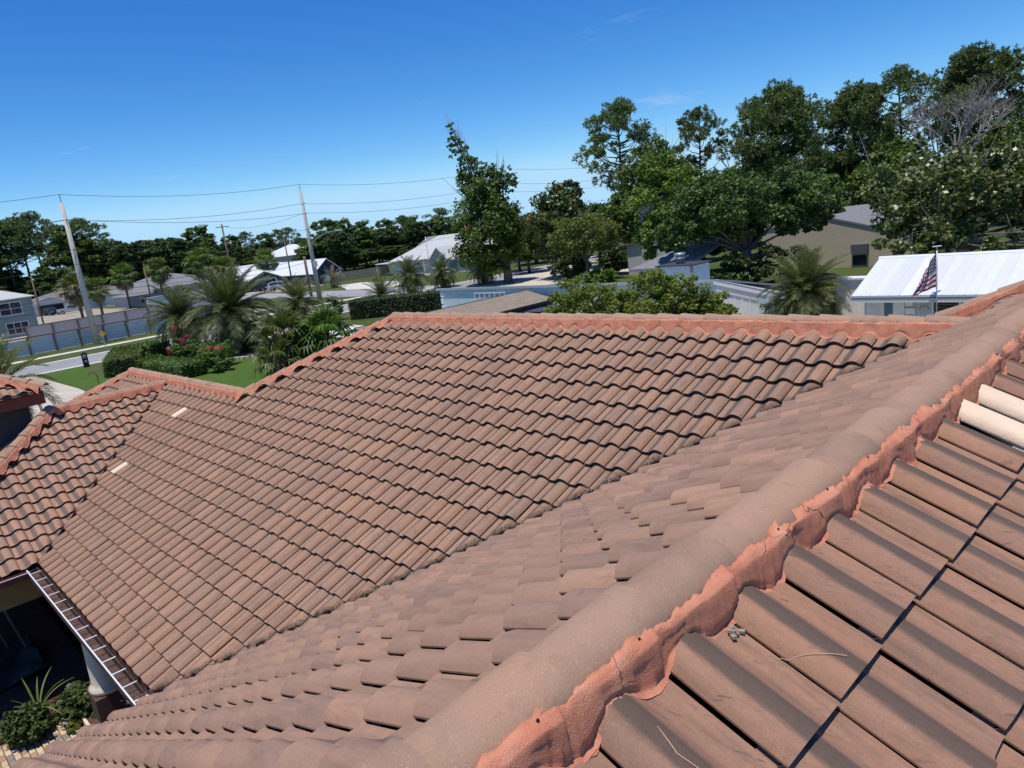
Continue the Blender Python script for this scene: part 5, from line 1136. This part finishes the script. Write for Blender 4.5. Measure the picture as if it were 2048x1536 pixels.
# vine column under the dense pine
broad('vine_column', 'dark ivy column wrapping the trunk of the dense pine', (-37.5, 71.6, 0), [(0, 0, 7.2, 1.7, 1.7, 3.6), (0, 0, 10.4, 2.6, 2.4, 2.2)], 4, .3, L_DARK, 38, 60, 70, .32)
GB = 'background trees right of the spire tree'
def wher2(x, y):
    q = pix((x, y, 6.0))[0]
    for lim, a in ((1090, 'between the spire tree and the dark magnolia'), (1220, 'behind the pale yellow green tree'), (1340, 'below the umbrella pine'), (1460, 'behind the bright leaf tree'), (1640, 'below the dense rounded pine'), (1800, 'below the pair of tall pines'), (1930, 'behind the bare branches'), (9999, 'at the right edge behind the magnolia')):
        if q < lim: return 'dense green shade tree in the background '+a
for i, (x, y, H_, w_) in enumerate([(-50, 90, 12.5, 5), (-43, 97, 12, 5), (-30, 86, 11.5, 5), (-21, 96, 12.5, 5.5), (-8, 92, 12, 5.5), (3, 88, 12, 5.5), (-46, 70, 9, 4), (-62, 70, 9, 4), (-73, 88, 9.5, 4.5), (-9, 66, 10.2, 4.6), (0, 62, 9.6, 4.4), (-30, 64, 8.6, 3.6), (-78, 104, 10, 5), (-84, 118, 10.5, 5), (-72.5, 66.5, 7.0, 3.4), (-85, 81, 8, 4.5), (-97, 92, 9, 5), (-78, 70, 6.5, 3.2), (-56, 68, 9.5, 4.2), (-36, 60, 7.5, 3.4), (-6, 56, 8.5, 4)]):
    lb = ['dark tree', 'green tree', 'leafy tree'][i % 3]
    if i < 3: 
        s_ = broad('shade_tree', wher2(x, y), (x, y, 0), [(0, 0, 6.6, 4.4, 4.4, 3.6), (1.8, 1.2, 8.6, 3, 3, 2.6), (-2.2, .8, 5.2, 3, 3, 2.6)], 3, .32, (L_OAK, L_DARK, L_OAK)[i], 50+i, 90, 60, .42, group=GB); s_.scale = (w_/5, w_/5, H_/11); SH = globals().setdefault('SHP', []); SH.append(s_)
    else: copy_thing(SHP[i % 3], wher2(x, y), (x, y, 0), i*1.7, (w_/5, w_/5, H_/11), GB)
# bare grey branches at the upper right
t = thing('bare_tree', 'leafless grey branched tree reaching up between the right hand pines', 'tree', (-20.0, 74.6, 0), 0, None, 1.32); m = MB(); rb = random.Random(9)
def bare(p, d, L, r_, dep):
    e = p + d*L; m.tube([p, p.lerp(e, .5) + Vector((rb.gauss(0, .06), rb.gauss(0, .06), 0))*L, e], [r_, r_*.8, r_*.6], 5 if dep < 3 else 4, False)
    if dep < 6:
        for k in range(3 if dep > 0 else 5):
            nd = (d + Vector((rb.gauss(0, .42), rb.gauss(0, .42), rb.gauss(.12, .22)))).normalized(); bare(p.lerp(e, rb.uniform(.55, 1)), nd, L*rb.uniform(.55, .82), r_*.55, dep+1)
bare(Vector((0, 0, 0)), Vector((0, 0, 1)), 5.0, .24, 0); m.build('branches', simple('bare_bark', (.30, .26, .23), .95, .2, 3), t)
# ---- bushes by the blue building
broad('yellow_green_bush', 'leafy yellow green bush just over the ridge, left end of the row', (-18.8, 15.8, 0), [(*view(.2, 0, 3.4), 1.45, 1.45, 1.75), (*view(-.9, .3, 3.1), 1.2, 1.2, 1.5), (*view(1.2, .3, 2.9), 1.0, 1.0, 1.3), (*view(-2.2, .3, 2.9), 1.1, 1.1, 1.3)], 1.2, .07, L_BUSH, 61, 150, 60, .13, rc=.25, twigs=3, cat='bush')
broad('yellow_green_bush', 'leafy yellow green bush just over the ridge, middle of the row', (-17.2, 18.6, 0), [(0, 0, 3.3, 1.7, 1.7, 1.6), (*view(1.6, 0, 2.9), 1.2, 1.2, 1.4), (*view(-1.4, 0, 3.2), 1.3, 1.3, 1.5), (*view(-2.6, 0, 2.6), 1.1, 1.1, 1.3)], 1.2, .07, L_BUSH, 62, 170, 60, .13, rc=.25, twigs=3, cat='bush')
broad('yellow_green_bush', 'leafy yellow green bush just over the ridge, right end of the row', (-15.3, 20.6, 0), [(*view(.3, 0, 2.5), 1.0, 1.0, 1.0), (*view(1.6, 0, 2.9), 1.2, 1.2, 1.1), (*view(-.7, 0, 2.2), .8, .8, .8)], 1.0, .06, L_BUSH, 63, 70, 60, .13, rc=.25, twigs=3, cat='bush')
broad('dark_shrub', 'low dark green shrub under the date palm beside the white block', (-14.4, 28.4, 0), [(0, 0, 1.5, 2.1, 1.2, 1.0), (*view(1.4, 0, 1.2), 1.0, 1.0, .9)], .4, .05, L_HEDGE, 64, 60, 60, .14, cat='bush')
broad('dark_shrub', 'low dark shrub below the dark magnolia', (-55.5, 56.5, 0), [(0, 0, 1.7, 2.6, 2.2, 1.5)], .4, .05, L_DARK, 65, 40, 60, .3, cat='bush')
broad('dark_shrub', 'dark rounded shrub in the shade left of the tall brick wall', (-51.5, 60.5, 0), [(0, 0, 1.9, 2.4, 2.0, 1.5)], .4, .05, L_DARK, 66, 40, 60, .3, cat='bush')
broad('garden_shrub', 'light green shrub at the foot of the pale tree', (-48.0, 53.2, 0), [(0, 0, .9, 2.0, 1.2, .8)], .3, .04, L_OAKB, 67, 30, 60, .2, cat='bush')
broad('dark_shrub', 'dark shrub beneath the live oak trunk', (-24.5, 45.2, 0), [(0, 0, 1.8, 3.2, 2.0, 1.7), (*view(3, 0, 1.6), 2.2, 1.6, 1.5)], .4, .05, L_DARK, 68, 60, 60, .26, cat='bush')
# ---- woods behind the houses on the left
TOPS = [(-249, 28, 25.0, 'o'), (-255, 33, 25.3, 'p'), (-248, 34, 24.9, 'p'), (-252, 39, 25.5, 'p'), (-250, 42, 26.6, 'p'), (-229, 42, 21.4, 'p'), (-224, 45, 21.1, 'o'), (-245, 54, 23.6, 'p'), (-226, 52, 20.5, 'o'), (-221, 56, 18.4, 'o'), (-239, 66, 19.8, 'o'), (-222, 64, 19.3, 'o'), (-229, 71, 19.0, 'o'), (-217, 70, 18.6, 'o'), (-216, 76, 17.0, 'o'), (-206, 79, 14.7, 'o'), (-306, 124, 15.9, 'o'), (-310, 133, 16.8, 'p'), (-295, 130, 14.1, 'o'), (-299, 136, 15.0, 'o'), (-293, 140, 15.9, 'p'), (-270, 132, 15.3, 'p'), (-290, 148, 14.6, 'o'), (-281, 148, 13.2, 'o'), (-175, 94, 13.8, 'o'), (-166, 92, 13.3, 'o'), (-187, 107, 13.9, 'o'), (-173, 104, 12.4, 'o'), (-177, 111, 12.7, 'o'), (-179, 116, 12.3, 'o'), (-173, 118, 12.6, 'p'), (-176, 123, 12.3, 'o'), (-164, 118, 13.2, 'o'), (-167, 127, 13.3, 'p'), (-163, 124, 10.9, 'o'), (-166, 134, 11.1, 'o')]
FO = [broad('woodland_tree', 'proto', (0, 0, -200), [(0, 0, 14.5, 4.2, 4.2, 3.6), (2.4, 1.5, 11.5, 3.6, 3.6, 3.2), (-2.6, -1.2, 11.8, 3.4, 3.4, 3.2), (.4, -2.6, 8.6, 4.0, 4.0, 3.6)][k:] + [(0, 0, 9, 3.6, 3.6, 5)], 6, .3, (L_OAK, L_DARK)[k], 70+k, 110, 60, .62, rc=.30) for k in range(2)]
GW = 'woodland trees behind the houses on the left'; rw = random.Random(4); usedFO = set()
def where(x, y):
    q = pix((x, y, 8.0))[0]
    for lim, w_ in ((70, 'above the teal house'), (205, 'above the tan roofed house'), (335, 'above the grey roofed house'), (470, 'beside the crossarm pole'), (640, 'above the navy house'), (765, 'left of the pale hip roof'), (9999, 'behind the pale hip roof')):
        if q < lim: return w_
def wood(x, y, H_, kind, lab):
    lab = tuple(l.replace('behind the far houses', where(x, y)) for l in lab)
    if kind == 'p': pine(lab[1], (x, y, 0), H_, rw.choice((0, 2, 1)), rw.uniform(0, 6), GW+' (pines)', rw.uniform(1.0, 1.3)); return
    k = rw.randrange(2); w_ = rw.uniform(.95, 1.35) * max(.75, min(1.15, H_/18))
    if k not in usedFO:
        usedFO.add(k); o = FO[k]; o.location = (x, y, 0); o.rotation_euler = (0, 0, rw.uniform(0, 6)); o.scale = (w_, w_, H_/18); o['label'] = lab[0]; o['group'] = GW
    else: copy_thing(FO[k], lab[0], (x, y, 0), rw.uniform(0, 6), (w_, w_, H_/18), GW)
for x, y, H_, k in TOPS:
    wood(x, y, H_, k, ('tall dark broadleaf tree in the woods behind the far houses', 'tall umbrella pine in the woods behind the far houses'))
    wood(x+rw.uniform(-16, -4), y+rw.uniform(-5, 5), min(H_*.62, 11.5)+rw.uniform(-1, 1), 'o', ('middle height broadleaf tree in the woods behind the far houses', ''))
    wood(x+rw.uniform(-4, 9), y+rw.uniform(-6, 6), min(H_*.45, 8.0)+rw.uniform(-1, 1), 'o', ('low broadleaf tree at the front of the woods behind the far houses', ''))
# the wood line on the horizon reads as one mass
rr = np.random.default_rng(77); n = 900; a = rr.uniform(R(95), R(188), n); d = rr.uniform(330, 520, n); Pc = np.stack([d*np.cos(a), d*np.sin(a)-8, rr.uniform(2, 8.5, n)], 1)
P = np.repeat(Pc, 34, 0) + rr.normal(0, 1, (n*34, 3))*np.array((3.2, 3.2, 2.2)); P[:, 2] = np.abs(P[:, 2]); V, F = quads(P, np.tile((0, 0, 1.0), (len(P), 1)), 1.25, rr, .7)
o = mobj('distant_woods', mesh_np('distant_woods', V, F), L_DARK); tag(o, 'low belt of distant woods along the horizon', 'woods', kind='stuff')
# ---- hedges
def hedge(label, loc, d, rz, seed, mat=L_HEDGE, n=5200, leaf=.13):
    rr = np.random.default_rng(seed); t = thing('hedge', label, 'hedge', loc, rz); P = rr.uniform(-.5, .5, (n, 3)); k = rr.integers(0, 5, n)
    for i, (ax, s) in enumerate(((0, .5), (0, -.5), (1, .5), (1, -.5), (2, .5))): P[k == i, ax] = s
    P = P*np.array(d) + rr.normal(0, .05, (n, 3)); N = P/np.array(d); P[:, 2] += d[2]/2
    V, F = quads(P, N*1.4+np.array((0, 0, .4)), leaf, rr, .7); mobj('leaves', mesh_np('leaves', V, F), mat, t)
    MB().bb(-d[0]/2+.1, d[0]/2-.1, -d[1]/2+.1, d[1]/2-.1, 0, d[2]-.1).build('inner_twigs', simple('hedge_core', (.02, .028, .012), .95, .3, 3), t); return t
hedge('clipped bright green hedge behind the left wing ridge', (-62.4, 8.6, 0), (9.5, 2.4, 1.3), R(160), 81, L_HEDGE, 7000, .15)
hedge('clipped hedge continuing beside the pink flowers', (-53.4, 8.9, 0), (9.0, 1.8, 1.0), R(182), 82, L_HEDGE, 5200, .15)
hedge('dark clipped box hedge left of the light blue building', (-58.6, 33.4, 0), (9.5, 2.6, 1.9), R(35), 83, L_DARK, 6000, .16)
hedge('small dark round hedge beyond the fan palms', (-50.5, 19.0, 0), (2.4, 2.0, 1.5), .4, 84, L_HEDGE, 2200, .15)
hedge('low hedge at the foot of the big palms', (-64.5, 11.2, 0), (3.0, 2.0, 1.4), .3, 85, L_HEDGE, 2400, .15)
# ---- crape myrtle with pink flower heads
t = broad('crape_myrtle', 'loose shrub with bright pink flower heads in front of the palms', (-54.2, 10.9, 0), [(0, 0, 1.0, 1.6, 1.4, .9), (*view(-2.6, -1.2, .9), 1.6, 1.3, .9), (*view(1.0, 0, 1.6), .8, .8, .8)], .4, .05, L_HEDGE, 91, 60, 46, .17, cat='shrub', twigs=3)
for i, (l, f, z, s_) in enumerate([(.55, 0, 2.05, .30), (-.05, -.4, 1.55, .16), (1.25, -.4, 1.45, .30), (-.75, -.5, 1.25, .26), (.1, .3, 2.3, .18), (1.0, .4, 3.0, .2)]):
    rr = np.random.default_rng(95+i); q = rr.normal(0, 1, (140, 3)); q /= np.linalg.norm(q, axis=1, keepdims=True); q = q*rr.uniform(.4, 1, (140, 1))*s_*np.array((1, 1, .9)) + np.array(view(l, f, z)); V, F = quads(q, np.zeros((140, 3)), .10, rr, .9); mobj('flower_head', mesh_np('flower_head', V, F), L_PINK if i != 5 else L_CORAL, t)
t2 = broad('crape_myrtle', 'smaller shrub with coral flower heads beside the lawn', (-48.6, 10.6, 0), [(0, 0, .8, .9, .9, .8), (*view(.5, 0, 1.1), .6, .6, .6)], .3, .04, L_HEDGE, 92, 26, 46, .16, cat='shrub', twigs=3)
for i, (l, f, z, s_) in enumerate([(.35, 0, 1.75, .18), (-.15, 0, 1.62, .17), (-.5, .1, 1.66, .16)]):
    rr = np.random.default_rng(105+i); q = rr.normal(0, 1, (90, 3)); q /= np.linalg.norm(q, axis=1, keepdims=True); q = q*s_ + np.array(view(l, f, z)); V, F = quads(q, np.zeros((90, 3)), .09, rr, .9); mobj('flower_head', mesh_np('flower_head', V, F), L_CORAL, t2)
t3 = broad('crape_myrtle', 'pale pink flowering shrub at the end of the dark box hedge', (-64.5, 29.6, 0), [(0, 0, 1.5, 1.0, 1.0, 1.1)], .4, .04, L_GREY, 93, 22, 46, .2, cat='shrub')
rr = np.random.default_rng(111); q = rr.normal(0, .5, (90, 3)) + np.array((0, 0, 2.2)); V, F = quads(q, np.zeros((90, 3)), .14, rr, .9); tag(mobj('flower_heads', mesh_np('flower_heads', V, F), leaf_mat('pale_pink_blossom', [(.5, .25, .25), (.6, .35, .33), (.65, .45, .42)], .3), t3), kind='stuff')
# ---- palms
def frond_mesh(L=3.0, curve=1.5, n=50, seed=1, wid=.042, lf=.70, droop=.3):
    rr = np.random.default_rng(seed); V = []; F = []
    pts = []; p = Vector((0, 0, 0)); a = 0.0; N = 16
    for i in range(N+1):
        pts.append(p.copy()); a = -curve*(i/N)**1.4; p = p + Vector((math.cos(a), 0, math.sin(a)))*(L/N)
    m = MB().tube(pts, [.035*(1-.85*i/N)+.006 for i in range(N+1)], 4, False); V = list(m.v); F = list(m.f)
    for i in range(n):
        s = .10+.90*(i+.5)/n; x = s*N; k = min(int(x), N-1); c = pts[k].lerp(pts[k+1], x-k); d = (pts[k+1]-pts[k]).normalized(); up = Vector((0, 1, 0)).cross(d)*-1
        if up.z < 0: up = -up
        ln = lf*L/3*(math.sin(math.pi*(.12+.80*s))**.7)*rr.uniform(.85, 1.1)
        for sd in (-1, 1):
            dr = (Vector((0, sd, 0))*.8 + d*.72 + up*rr.uniform(.1, .45)).normalized(); e1 = c + dr*ln*.55; e2 = c + dr*ln + Vector((0, 0, -droop*ln*rr.uniform(.5, 1.3)))
            w_ = d*wid*.5; b0 = len(V); V += [tuple(c-w_*.6), tuple(c+w_*.6), tuple(e1+w_), tuple(e1-w_), tuple(e2)]; F += [[b0, b0+1, b0+2, b0+3], [b0+3, b0+2, b0+4]]
    return mesh_np('frond', V, F)
def fan_mesh(pet=.9, rad=.85, n=18, seed=1, droop=.35):
    rr = np.random.default_rng(seed); m = MB().tube([(0, 0, 0), (pet*.5, 0, .06), (pet, 0, 0)], [.03, .022, .015], 4, False); V = list(m.v); F = list(m.f)
    for i in range(n):
        a = R(-118+236*i/(n-1)); d = Vector((math.cos(a), math.sin(a), .12)).normalized(); L = rad*(.75+.25*math.cos(a*.6))*rr.uniform(.88, 1.08); c = Vector((pet, 0, 0)); s = Vector((-math.sin(a), math.cos(a), 0))*.055
        e1 = c + d*L*.6; e2 = c + d*L + Vector((0, 0, -droop*L*rr.uniform(.4, 1.3))); b0 = len(V); V += [tuple(c), tuple(e1+s), tuple(e1-s), tuple(e2)]; F += [[b0, b0+1, b0+2], [b0+2, b0+1, b0+3]]
    return mesh_np('fan_leaf', V, F)
def with_mat(me, mat): q = me.copy(); q.materials.clear(); q.materials.append(mat); return q
FR = [frond_mesh(3.0, .7, seed=1), frond_mesh(3.0, 1.25, seed=2), frond_mesh(3.0, 1.75, seed=3, droop=.5)]
FRM = {k: [with_mat(f, m_) for f in FR] for k, m_ in (('g', L_FROND), ('y', L_FRONDB), ('d', L_FROND_D))}
FN = [fan_mesh(seed=1), fan_mesh(seed=2, droop=.6), fan_mesh(.8, .8, 16, 3, .95)]
FNM = {k: [with_mat(f, m_) for f in FN] for k, m_ in (('g', L_HEDGE), ('y', L_FRONDB), ('d', L_FROND_D))}
rp = random.Random(12)
def palm(label, x, y, zc, L=3.0, n=40, tr=.22, mats='g', dry=4, group=None, low=-55, base=0.0, high=82):
    t = thing('date_palm', label, 'palm', (x, y, base), rp.uniform(0, 6), group)
    MB().tube([(0, 0, 0), (0, 0, zc*.5), (0, 0, zc)], [tr*1.15, tr, tr*1.2], 10).build('trunk', M_PALMBARK, t)
    for i in range(n):
        q = i/n; el = high - (high-low)*(q**.85) + rp.uniform(-7, 7); dead = i >= n-dry
        me = FRM['d' if dead else (mats if rp.random() < .8 else 'y')][0 if q < .25 else 1 if q < .65 else 2]
        o = bpy.data.objects.new('frond', me); link(o, t); o.location = (0, 0, zc); o.rotation_euler = Matrix.Rotation(i*2.39996+rp.uniform(-.2, .2), 3, 'Z').to_4x4().to_3x3().__matmul__(Matrix.Rotation(-R(el), 3, 'Y')).to_euler()
        s_ = L/3.0*rp.uniform(.85, 1.08)*(.8 if dead else 1); o.scale = (s_,)*3
    return t
def fanpalm(label, x, y, zc, rad=1.0, n=26, tr=.16, mats='g', dry=5, group=None, nm='fan_palm'):
    t = thing(nm, label, 'palm', (x, y, 0), rp.uniform(0, 6), group)
    MB().tube([(0, 0, 0), (.05, 0, zc*.5), (0, 0, zc)], [tr*1.2, tr, tr*1.1], 9).build('trunk', M_PALMBARK, t)
    for i in range(n+dry):
        dead = i >= n; q = min(1, i/n); el = 78-110*q + rp.uniform(-9, 9) if not dead else rp.uniform(-78, -45)
        me = FNM['d' if dead else (mats if rp.random() < .75 else 'y')][0 if q < .4 else 1 if not dead else 2]
        o = bpy.data.objects.new('fan_leaf', me); link(o, t); o.location = (0, 0, zc); o.rotation_euler = (Matrix.Rotation(i*2.39996+rp.uniform(-.2, .2), 3, 'Z') @ Matrix.Rotation(-R(el), 3, 'Y')).to_euler(); s_ = rad*rp.uniform(.85, 1.1); o.scale = (s_,)*3
    return t
palm('big shaggy date palm just left of the larger one by the hedge', -62.3, 13.6, 3.3, 3.4, 80, .3, 'g', 5)
palm('largest shaggy date palm with hanging fronds behind the lawn', -57.2, 15.8, 3.4, 4.3, 110, .35, 'g', 7, low=-72)
palm('date palm behind the large shaggy pair, left of the lamp pole', -67.0, 27.0, 2.3, 3.2, 64, .25, 'g', 4)
palm('date palm whose fronds show at the far left edge behind the tower roof', -38.9, -3.4, 3.1, 3.0, 46, .3, 'y', 10)
palm('squat date palm in front of the dark box hedge', -62.2, 34.0, 1.7, 2.7, 56, .25, 'y', 4)
palm('dark green date palm, leftmost of three left of the spire tree', -72.8, 45.6, 2.6, 3.0, 64, .3, 'g', 3)
palm('silvery date palm, middle of three left of the spire tree', -75.6, 52.9, 2.1, 2.8, 60, .28, 'y', 5)
palm('golden date palm, right of three at the foot of the spire tree', -70.4, 55.8, 2.0, 2.8, 60, .28, 'y', 6)
palm('big green date palm beside the white block and metal roof', -13.6, 26.6, 2.6, 2.5, 80, .2, 'y', 2, low=-38)
palm('small lone palm on the grass by the plank fence', -113.5, 58.3, 1.6, 2.6, 22, .2, 'd', 6)
fanpalm('fan palm with yellowing leaves left in the clump below the hip ridge', -40.9, 12.2, 2.2, 1.35, 26, .16, 'y', 12)
fanpalm('greener fan palm right in the clump below the hip ridge', -39.0, 14.2, 1.9, 1.5, 30, .16, 'g', 8)
fanpalm('low fan palm with dry brown skirt at the edge of the lawn', -39.6, 10.9, 1.2, 1.15, 16, .16, 'y', 20)
fanpalm('short fan palm in the middle of the clump below the hip ridge', -39.8, 12.8, 1.4, 1.3, 24, .16, 'g', 10)
GF = 'tall fan palms among the houses across the street'
for lab, x, y, z, r_, dr in [('tall cabbage palm in front of the woods above the grey roof', -160, 44.6, 6.6, 2.0, 8), ('cabbage palm with a dry skirt left of the grey roof', -156, 36.5, 6.3, 1.9, 8), ('yellow green fan palm left of the thick concrete pole', -133, 22.5, 5.6, 1.9, 6), ('fan palm right behind the thick concrete pole', -131, 25.0, 5.0, 1.5, 6), ('tall cabbage palm with dry yellow skirt left of the crossarm pole', -151.5, 50.5, 6.9, 2.3, 10), ('large cabbage palm just below the crossarm pole', -148, 53.4, 5.0, 2.2, 6), ('dark cabbage palm behind the navy house', -153, 65.4, 5.4, 2.0, 5), ('cabbage palm in front of the distant white house', -190, 96, 6.8, 2.0, 5)]:
    fanpalm(lab, x, y, z, r_, 26, .2, 'g' if 'yellow green' not in lab else 'y', dr, GF, 'cabbage_palm')
# ---- courtyard plants
t = broad('potted_shrub', 'round leaved shrub on the pavers beneath the arching blades', (-12.15, -7.72, 0), [(0, 0, .34, .36, .36, .32)], .12, .02, L_DARK, 121, 70, 30, .055, cat='plant', asp=.85, rc=.35)
t = broad('leafy_shrub', 'dark lobed leaf shrub beside the porch pedestal', (-12.15, -6.95, 0), [(*view(0, 0, .3), .40, .34, .28), (*view(-.42, -.1, .24), .26, .24, .22)], .1, .02, L_DARK, 122, 50, 26, .075, cat='plant', asp=.9, rc=.35)
t = broad('leafy_shrub', 'green shrub cut off at the lower left corner of the picture', (-12.3, -8.95, 0), [(0, 0, .3, .4, .35, .3)], .1, .02, L_DARK, 123, 40, 26, .06, cat='plant', asp=.9, rc=.35)
t = broad('ground_cover_plant', 'small bright green tuft at the paver edge', (-11.72, -7.1, 0), [(0, 0, .10, .18, .14, .10)], .05, .01, L_BUSH, 124, 12, 20, .06, cat='plant', asp=.9)
t = thing('blade_plant', 'plant with long arching pale green blades in the courtyard', 'plant', (-12.45, -7.5, 0))
for i in range(11):
    a = i*2.4; L = rp.uniform(.45, .95); dr = rp.uniform(.6, 2.0); V = []; F = []
    for k in range(9):
        s_ = k/8; x = L*(.25*s_+.65*s_*s_*min(1.0, dr*.6)); z = .15+L*1.15*(s_ - .38*dr*s_*s_); w_ = .022*(1-s_)**.6*(.6+s_)+.0015; V += [(x*math.cos(a)-w_*math.sin(a), x*math.sin(a)+w_*math.cos(a), z), (x*math.cos(a), x*math.sin(a), z-.012), (x*math.cos(a)+w_*math.sin(a), x*math.sin(a)-w_*math.cos(a), z)]
    for k in range(8): F += [[3*k, 3*k+1, 3*k+4, 3*k+3], [3*k+1, 3*k+2, 3*k+5, 3*k+4]]
    mobj('blade', mesh_np('blade', V, F, True), L_PALE if i % 3 else L_BUSH, t)
# ---- things left in the shade of the porch
t = thing('step_ladder', 'folding step ladder standing in the dark porch', 'ladder', (-15.7, -7.55, .12), .6)
for sx in (-.25, .25):
    for sy, e in ((-.35, -1), (.35, 1)): MB().tube([(sx, sy, 0), (sx*.8, 0, 1.75)], .025, 6).build('rail', M_GREYMET, t)
for k in range(5): z = .3+k*.3; MB().box((0, -.35*(1-z/1.75), z), (.46, .09, .025)).build('step', M_GREYMET, t)
rr = np.random.default_rng(131); n = 40; g = np.linspace(-1, 1, n); X, Y = np.meshgrid(g, g); Z = .16+.10*np.abs(np.sin(3.1*X+2*np.sin(2.3*Y)))*np.abs(np.cos(2.7*Y+X)) + rr.normal(0, .006, X.shape); V = np.stack([X*1.1, Y*.9, Z], 2).reshape(-1, 3); F = np.array([[i*n+j, i*n+j+1, (i+1)*n+j+1, (i+1)*n+j] for i in range(n-1) for j in range(n-1)])
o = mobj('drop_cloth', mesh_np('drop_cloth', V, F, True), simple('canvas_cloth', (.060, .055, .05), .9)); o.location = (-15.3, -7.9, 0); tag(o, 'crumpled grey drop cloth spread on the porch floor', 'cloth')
# ---- dry leaf litter caught in the valley
rr = np.random.default_rng(141); P = []; 
for k in range(2, 23):
    if k < 7 and k % 2: continue
    m_ = int(rr.integers(25, 130) * (1 if k > 6 else .3)); s = rr.normal(0, .085, m_) ; y = -GH*(k+.35)+s*.9; x = y + .02 + rr.normal(0, .035, m_); z = ZR + .5*y + np.abs(rr.normal(0, .022, m_)) + .0; P.append(np.stack([x, y, z], 1))
P = np.concatenate(P); V, F = quads(P, np.tile((0, 0, .4), (len(P), 1)), .060, rr, .10)
o = mobj('leaf_litter', mesh_np('leaf_litter', V, F), leaf_mat('dry_litter', [(.16, .11, .07), (.30, .25, .18), (.46, .42, .34)], .1, .9, 6)); tag(o, 'dry leaf and needle litter caught along the roof valley', 'litter', kind='stuff')
# ---- stray threads on the near slope
def onC(x, y, h=.05): return Vector((x, y, Z2-.5*(x-X2)+h))
for lab, pts in (('pale stray thread curving over the near tiles, upper one', [(1.50, -6.93), (1.56, -6.91), (1.63, -6.86), (1.70, -6.80)]), ('pale stray thread curving over the near tiles, lower one', [(1.48, -7.42), (1.56, -7.45), (1.64, -7.44), (1.72, -7.40)])):
    def hz(x, y):
        u = (y+7.232) % TW; return prof(TW-u) - .028 + .006 - TH*.95*max(0, (1.722-x)/CS)/EX
    P = []
    for a, b_ in zip(pts, pts[1:]):
        for k in range(8): q = k/8; x, y = a[0]+(b_[0]-a[0])*q, a[1]+(b_[1]-a[1])*q; P.append(onC(x, y, hz(x, y)+.004))
    p0 = P[0].copy(); o = MB().tube([p-p0 for p in P], .0011, 5).build('loose_thread', simple('thread', (.62, .38, .27), .8)); o.location = p0; tag(o, lab, 'thread')
